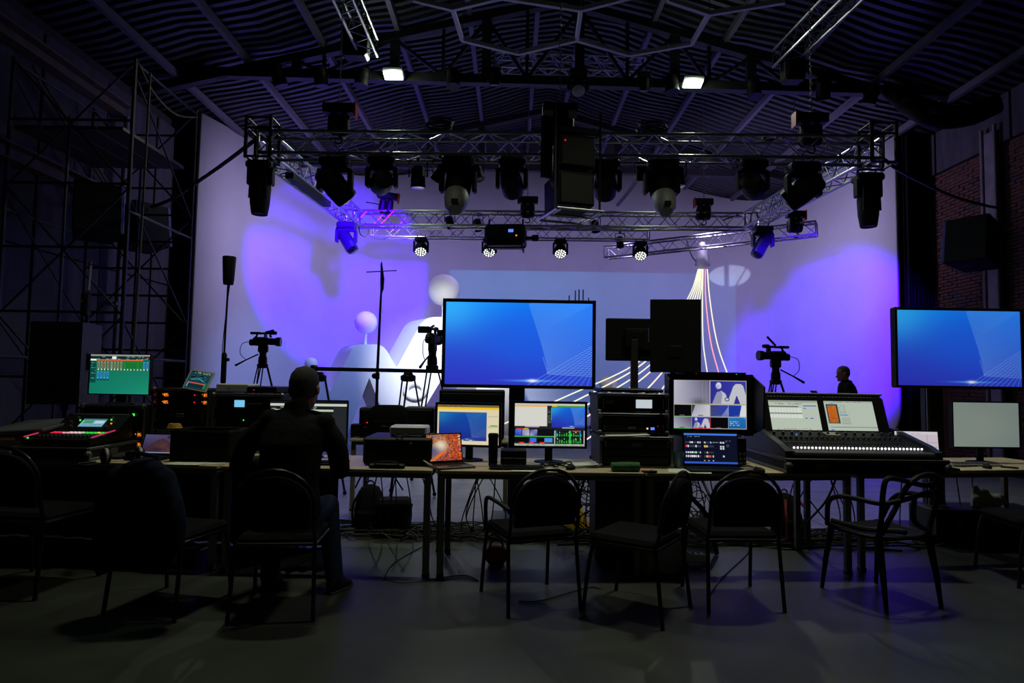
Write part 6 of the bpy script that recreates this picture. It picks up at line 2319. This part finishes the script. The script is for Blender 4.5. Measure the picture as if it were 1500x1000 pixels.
for S_, E_, W_, sd_ in ((SL, EL, WL, -1), (SR, ER, WR, 1)):
    limb(m, [S_ + V((-sd_ * .02, 0, -.005)), S_.lerp(E_, .5) + V((sd_ * .025, -.01, .01)), E_], [.074, .07, .062])
    limb(m, [E_, E_.lerp(W_, .88)], [.062, .046])
    m.sphere(S_ + V((0, 0, .0)), .072, 14, 8)
remeshed('jacket', m, JACK, t, .011, 3)
m = MB()
for s_ in (-1, 1):
    m.cbox((s_ * .115, .04, 1.175), (.11, .045, .012), .004, None, (0, R(12 * s_), 0))
part('shoulder_straps', m, JACK, t)
m = MB()
m.loft([((0, .01, .455), .165, .14), ((0, .0, .54), .178, .138), ((0, -.01, .60), .17, .13)])
for H_, K_, A_ in ((V((-.09, .02, .51)), KL, AL), (V((.09, .02, .51)), KR, AR)):
    limb(m, [H_, H_.lerp(K_, .5), K_], [.098, .09, .072])
    limb(m, [K_, K_.lerp(A_, .35) + V((0, -.02, 0)), A_ + V((0, 0, -.02))], [.072, .068, .058])
remeshed('jeans', m, JEAN, t, .011, 3)
shoe(t, (.30, .36, 0), (.215, .15, 0), BLK)
shoe(t, (-.215, .46, 0), (-.21, .20, 0), BLK)
q = MB()
q.loft([((0, -.012, -.055), .066, .082), ((0, -.012, -.02), .0775, .0935), ((0, -.012, .03), .0805, .099), ((0, -.010, .075), .0735, .091), ((0, -.008, .108), .05, .064), ((0, -.006, .124), .014, .018)])
m = MB()
m.add(q.v, q.f, MH)
part('hair', m, HAIR, t, True)
# standing person far back by the stage, facing left
c = P(1240, 548, 10.2)
B = V((c.x, 10.2, .012))
t = thing('person', 'person with short hair in a black hoodie standing in profile before the purple wall', 'person', B)
zt = P(1238, 536, 10.2).z - .012
hs = zt / 1.70
M0 = Matrix.Rotation(R(76), 4, 'Z') @ Matrix.Scale(hs, 4)
T = lambda v: M0 @ V(v)
hc = V((0, .05, 1.58))
MH = M0 @ Matrix.Translation(hc) @ Matrix.Rotation(R(-10), 4, 'X')
m, j_, p_ = MB(), MB(), MB()
tr = lambda g: [((0, 0, .88), .15 + g, .11 + g), ((0, 0, 1.0), .15 + g, .105 + g), ((0, -.01, 1.15), .158 + g, .115 + g), ((0, -.01, 1.28), .175 + g, .115 + g), ((0, 0, 1.37), .175 + g, .095 + g), ((0, .01, 1.43), .1 + g, .07 + g)]
m.loft(tr(-.01), True, M0)
j_.loft(tr(.03), True, M0)
j_.loft([((0, 0, 1.36), .13, .1), ((0, .0, 1.44), .09, .085), ((0, .01, 1.475), .075, .08)], True, M0)
m.tube([T((0, .0, 1.40)), T((0, .035, 1.53))], [.058 * hs, .055 * hs], 14)
head_into(m, MH)
for sd_ in (-1, 1):
    S_, E_, W_ = V((sd_ * .18, 0, 1.36)), V((sd_ * .24, .06, 1.09)), V((sd_ * .12, .34, 1.17))
    limb(m, [T(S_), T(E_)], [.05, .036])
    limb(m, [T(E_), T(W_)], [.038, .027])
    hand_into(m, T(W_), M0.to_3x3() @ V((-sd_ * .3, 1, .1)), (0, 0, 1), -sd_, .8, .01)
    limb(j_, [T(S_), T(E_)], [.075, .062])
    limb(j_, [T(E_), T(E_.lerp(W_, .9))], [.06, .048])
    H_, K_, A_ = V((sd_ * .09, 0, .88)), V((sd_ * .1, .02, .48)), V((sd_ * .1, -.01, .09))
    limb(m, [T(H_), T(K_)], [.08, .052])
    limb(m, [T(K_), T(A_)], [.05, .036])
    limb(p_, [T(H_), T(K_)], [.095, .07])
    limb(p_, [T(K_), T(A_)], [.07, .06])
p_.loft([((0, 0, .82), .15, .12), ((0, 0, .95), .165, .12)], True, M0)
remeshed('body', m, SKIN, t, .008, 2)
remeshed('hoodie', j_, mat('black_hoodie', (9, 9, 11), .9, spec=.1, noise=.3, nscale=30, bump=.3), t, .012, 3)
remeshed('trousers', p_, JACK, t, .012, 3)
for sd_ in (-1, 1):
    shoe(t, T((sd_ * .1, .2, 0)), T((sd_ * .1, -.06, 0)), BLK)
q = MB()
q.loft([((0, -.014, -.05), .062, .080), ((0, -.014, -.01), .0765, .0925), ((0, -.014, .04), .080, .097), ((0, -.010, .08), .071, .087), ((0, -.008, .108), .048, .062), ((0, -.006, .124), .014, .018)])
m = MB()
m.add(q.v, q.f, MH)
part('hair', m, mat('greying_hair', (70, 66, 70), .85, noise=.4, nscale=150, bump=.5), t, True)
q = V((P(1207, 569, 10.15).x, 10.12, P(1207, 569, 10.15).z))
t2 = thing('tablet', 'thin tablet held in front of the person standing by the purple wall', 'tablet', T((0, .43, 1.20)) + B)
part('body', b1((0, 0, 0), (.02, .19, .24), .004, e=(0, R(-40), 0)), BLK, t2)
part('rim', b1((.012, 0, 0.0), (.006, .17, .22), .002, e=(0, R(-40), 0)), GREYM, t2)
# navy jacket over a chair back
t = thing('navy_jacket', 'navy jacket draped over a chair back before the mountain picture laptop', 'jacket', (-2.06, 4.0, 0), R(-12))
m = MB()
m.loft([((0.02, -.25, .30), .21, .08), ((0.01, -.25, .38), .22, .095), ((0, -.255, .52), .205, .095), ((0, -.265, .66), .21, .09), ((0, -.275, .78), .195, .085), ((0.02, -.285, .87), .14, .07), ((0.03, -.285, .91), .07, .045)])
for s_ in (-1, 1):
    limb(m, [V((s_ * .15, -.275, .80)), V((s_ * .235, -.28, .6)), V((s_ * .24, -.27, .36 + .08 * s_))], [.065, .058, .048])
remeshed('cloth', m, NAVY, t, .014, 3)
part('collar', MB().tube(bez([(-.1, -.27, .92), (-.05, -.33, .945), (.05, -.33, .945), (.1, -.27, .92)], 14), .011, 8), NAVY, t, True)
# ------------------------------------------------------------------ things under and behind the tables
c = bx(925, 5.0, 0)
t = thing('wooden_cabinet', 'dark brown wooden cabinet standing under the rack stack table', 'cabinet', (c.x, 4.98, 0))
part('carcass', b1((0, .2, .36), (.56, .38, .66), .006), WOODD, t)
part('door', b1((0, -.002, .38), (.52, .018, .58), .004), WOODD, t)
part('plinth', b1((0, .2, .02), (.5, .34, .04), .003), BLK, t)
t, w_, h = device('power_supply', 'grey metal box on the floor under the sideways chair', 'electronics box', 945, 1000, 783, 4.72, .0, .22, 0, GREYL, .006)
t.location.z = .0
t, w_, h = device('power_strip', 'white multi-socket strip on the floor left of the square-standing chair', 'power strip', 1003, 1040, 812, 5.0, 0, .07, 0, WHITE)
for i in range(4):
    part('socket', b1((-.07 + .045 * i, .035, h + .001), (.034, .034, .006), .003), BLK, t)
def backpack(px, D, w_, h, label, m_, trim=None, rz=0):
    c = bx(px, D, .012 if D > 6.3 else 0)
    t = thing('backpack', label, 'bag', c, rz)
    m = MB()
    m.loft([((0, 0, .0), w_ * .42, .11), ((0, 0, .05), w_ * .5, .14), ((0, 0, h * .5), w_ * .5, .14), ((0, .02, h * .8), w_ * .42, .11), ((0, .03, h * .95), w_ * .3, .07), ((0, .03, h), w_ * .12, .03)])
    part('body', m, m_, t, True)
    part('pocket', b1((0, -.13, h * .3), (w_ * .7, .06, h * .4), .025), m_, t)
    part('grab_loop', MB().tube(arc((0, .03, h), .035, 0, PI, 8), .008, 6), trim or m_, t)
    for s_ in (-1, 1):
        part('strap', MB().tube(bez([(s_ * w_ * .25, -.08, h * .9), (s_ * w_ * .42, -.15, h * .6), (s_ * w_ * .4, -.15, h * .15)], 14), .012, 6), trim or m_, t)
    return t
backpack(540, 5.95, .27, .41, 'black backpack on the floor under the computer case table', FABB)
backpack(1152, 5.9, .27, .40, 'black backpack with red straps on the floor behind the square-standing chair', FABB, REDC, R(14))
c = bx(576, 5.9, 0)
t = thing('camera_bag', 'low black shoulder bag on the floor right of the plain black backpack', 'bag', c, R(8))
part('body', b1((0, 0, .15), (.30, .22, .30), .05), FABB, t)
part('flap', b1((0, -.03, .27), (.31, .24, .08), .03), FABB, t)
part('strap', MB().tube(bez([(-.15, 0, .25), (-.2, -.08, .1), (-.1, -.16, .02), (.1, -.15, .02), (.16, 0, .25)], 20), .012, 6), NAVY, t)
c = bx(727, 4.95, 0)
t = thing('red_bag', 'small dark red bag on the floor behind the chair with armrests', 'bag', c)
part('body', b1((0, 0, .07), (.16, .12, .13), .03), REDC, t)
part('handle', MB().tube(arc((0, 0, .13), .05, 0, PI, 8), .008, 6), REDC, t)
c = bx(845, 6.0, 0)
t = thing('yellow_bag', 'yellow plastic bag on the floor behind the chair with armrests', 'bag', c)
m = MB()
m.loft([((0, 0, 0), .11, .06), ((0, 0, .06), .12, .07), ((.0, 0, .18), .07, .05), ((.01, 0, .25), .02, .02), ((.01, 0, .28), .045, .03)])
part('body', m, YELL, t, True)
part('knot', MB().sphere((.01, 0, .25), .025, 10, 6), YELL, t, True)
t, w_, h = device('transport_case', 'long black transport case on the floor under the right end table', 'case', 1372, 1540, 748, 5.75, .0, .4, 0, BLK2, .012)
for s_ in (-1, 1):
    part('latch', b1((s_ * w_ * .3, -.006, h * .6), (.06, .014, .05), .004), ALUD, t)
    part('edge_rail', b1((s_ * w_ * .498, -.003, h / 2), (.02, .014, h), .003), ALUD, t)
zt_ = h
c = bx(1455, 5.9, zt_ + .002)
t = thing('crumpled_cloth', 'crumpled pale cloth lying on the black transport case under the right table', 'cloth', c)
m = MB()
rr = random.Random(8)
for i in range(9):
    m.sphere((rr.uniform(-.13, .13), rr.uniform(-.06, .06), rr.uniform(.04, .14)), rr.uniform(.04, .075), 12, 8, (1.1, .9, .75))
m.loft([((-.14, 0, .0), .06, .05), ((-.14, 0, .1), .05, .04), ((-.16, 0, .2), .02, .015)])
o = remeshed('cloth', m, mat('pale_cloth', (190, 200, 180), .9, noise=.1, nscale=30, bump=.5), t, .012, 4)
t, w_, h = device('junction_box', 'grey junction box on the floor behind the square-standing chair', 'electronics box', 1030, 1050, 749, 5.6, 0, .12, 0, GREYM)
# ------------------------------------------------------------------ cables
rr = random.Random(21)
def hang(px, D0, z0, px1, D1, label, group, r=.0055, m_=RUB, bow=.12, zend=.006):
    a, b = bx(px, D0, z0), bx(px1, D1, zend)
    k = rr.uniform(-bow, bow)
    pts = [a, a.lerp(b, .3) + V((k * .6, .05, .02)), a.lerp(b, .65) + V((k, .04, -.06)), b + V((0, .02, .02)), b + V((rr.uniform(-.25, .25), .16, 0)), b + V((rr.uniform(-.4, .4), .30, 0))]
    cable(pts, r, label, m_, 36, group=group)
for px, p1 in ((560, 552), (575, 585), (585, 592), (588, 575), (606, 640), (640, 632), (551, 530)):
    hang(px, 5.42, .72, p1, 5.75, 'thin black cable hanging to the floor behind the backpack table', 'cables hanging under the backpack table')
for px, p1 in ((688, 705), (700, 690), (716, 672), (722, 700), (728, 712), (732, 690), (668, 672), (690, 720)):
    hang(px, 5.46, .72, p1, 5.8, 'thin black cable hanging to the floor left of the chair with armrests', 'cables hanging under the thermos table', bow=.2)
for px, p1 in ((846, 860), (852, 842), (858, 872), (864, 850), (870, 866), (876, 884), (861, 838), (868, 880), (874, 858)):
    hang(px, 5.46, .72, p1, 5.8, 'thin black cable in the tangle between armrest chair and wooden cabinet', 'cables tangled beside the wooden cabinet', bow=.22)
for px, p1 in ((1180, 1176), (1206, 1205), (1216, 1150), (1228, 1238), (1200, 1256), (1010, 1000), (1032, 1010)):
    hang(px, 5.5, .72, p1, 5.85, 'thin black cable hanging under the lighting desk', 'cables hanging under the lighting desk', bow=.2)
for px, p1 in ((1330, 1318), (1400, 1396), (1425, 1418)):
    hang(px, 5.9, .72, p1, 6.0, 'thin black cable hanging below the right end table', 'cables hanging under the right end table')
cable([bx(1162, 5.6, .1), bx(1190, 5.5, .28), bx(1212, 5.4, .45), bx(1228, 5.3, .68)], .009, 'thick black cable slanting up from the red-strapped backpack to the desk')
cable([bx(1185, 5.5, .42), bx(1215, 5.6, .2), bx(1250, 5.7, .05)], .006, 'thin black cable slanting down to the right under the lighting desk')
cable([bx(986, 5.0, .69), bx(1012, 5.1, .5), bx(1035, 5.2, .33), bx(1050, 5.3, .012)], .02, 'thick black cable loom slanting right from the wooden cabinet')
# bundle of cables along the back legs of the tables
m = MB()
for i in range(95):
    x0 = rr.uniform(-3.6, 3.9)
    L = rr.uniform(.8, 2.6)
    y0 = rr.uniform(5.55, 6.2)
    n = 9
    pts = [(x0 + L * (k / (n - 1) - .5), y0 + rr.uniform(-.07, .07), .006 + rr.uniform(0, .05) * (1 if 0 < k < n - 1 else 0)) for k in range(n)]
    m.tube(bez(pts, 32), rr.uniform(.005, .011), 5)
for i in range(34):
    c = V((rr.uniform(-2.4, 3.6), rr.uniform(5.6, 6.1), .03))
    r0 = rr.uniform(.06, .16)
    m.tube([c + V((r0 * math.cos(a) * rr.uniform(.8, 1.1), r0 * .6 * math.sin(a), .03 * math.sin(2 * a + i) + .005)) for a in [k * PI / 8 for k in range(16)]], .006, 5, True)
o = m.build('cable_bundle', RUB, smooth=True)
tag(o, 'tangled black cables lying along the floor behind the tables', 'cables', kind='stuff')
m = MB()
for i in range(26):
    c = bx(rr.choice((855, 862, 870, 1005, 1015, 1022)), 5.7, rr.uniform(.1, .5))
    r0 = rr.uniform(.05, .12)
    m.tube([c + V((r0 * math.cos(a) * rr.uniform(.8, 1.1), .05 * math.sin(a * 2), r0 * math.sin(a))) for a in [k * PI / 8 for k in range(16)]], .005, 5, True)
o = m.build('cable_tangle', RUB, smooth=True)
tag(o, 'looped black cables bunched beside the wooden cabinet', 'cables', kind='stuff')
for px, py, px1, py1, lb in ((640, 775, 560, 850, 'thin black cable lying loose on the floor left of the paired table legs'), (880, 862, 760, 880, 'thin black cable on the floor in front of the chair with armrests'),
                           (1100, 800, 1040, 870, 'thin black cable on the floor below the square-standing chair'), (700, 850, 560, 846, 'thin black cable crossing the floor before the paired table legs')):
    a, b = PZ(px, py, .006), PZ(px1, py1, .006)
    cable([a, a.lerp(b, .3) + V((.08, .1, 0)), a.lerp(b, .65) + V((-.06, -.08, 0)), b], .0045, lb)
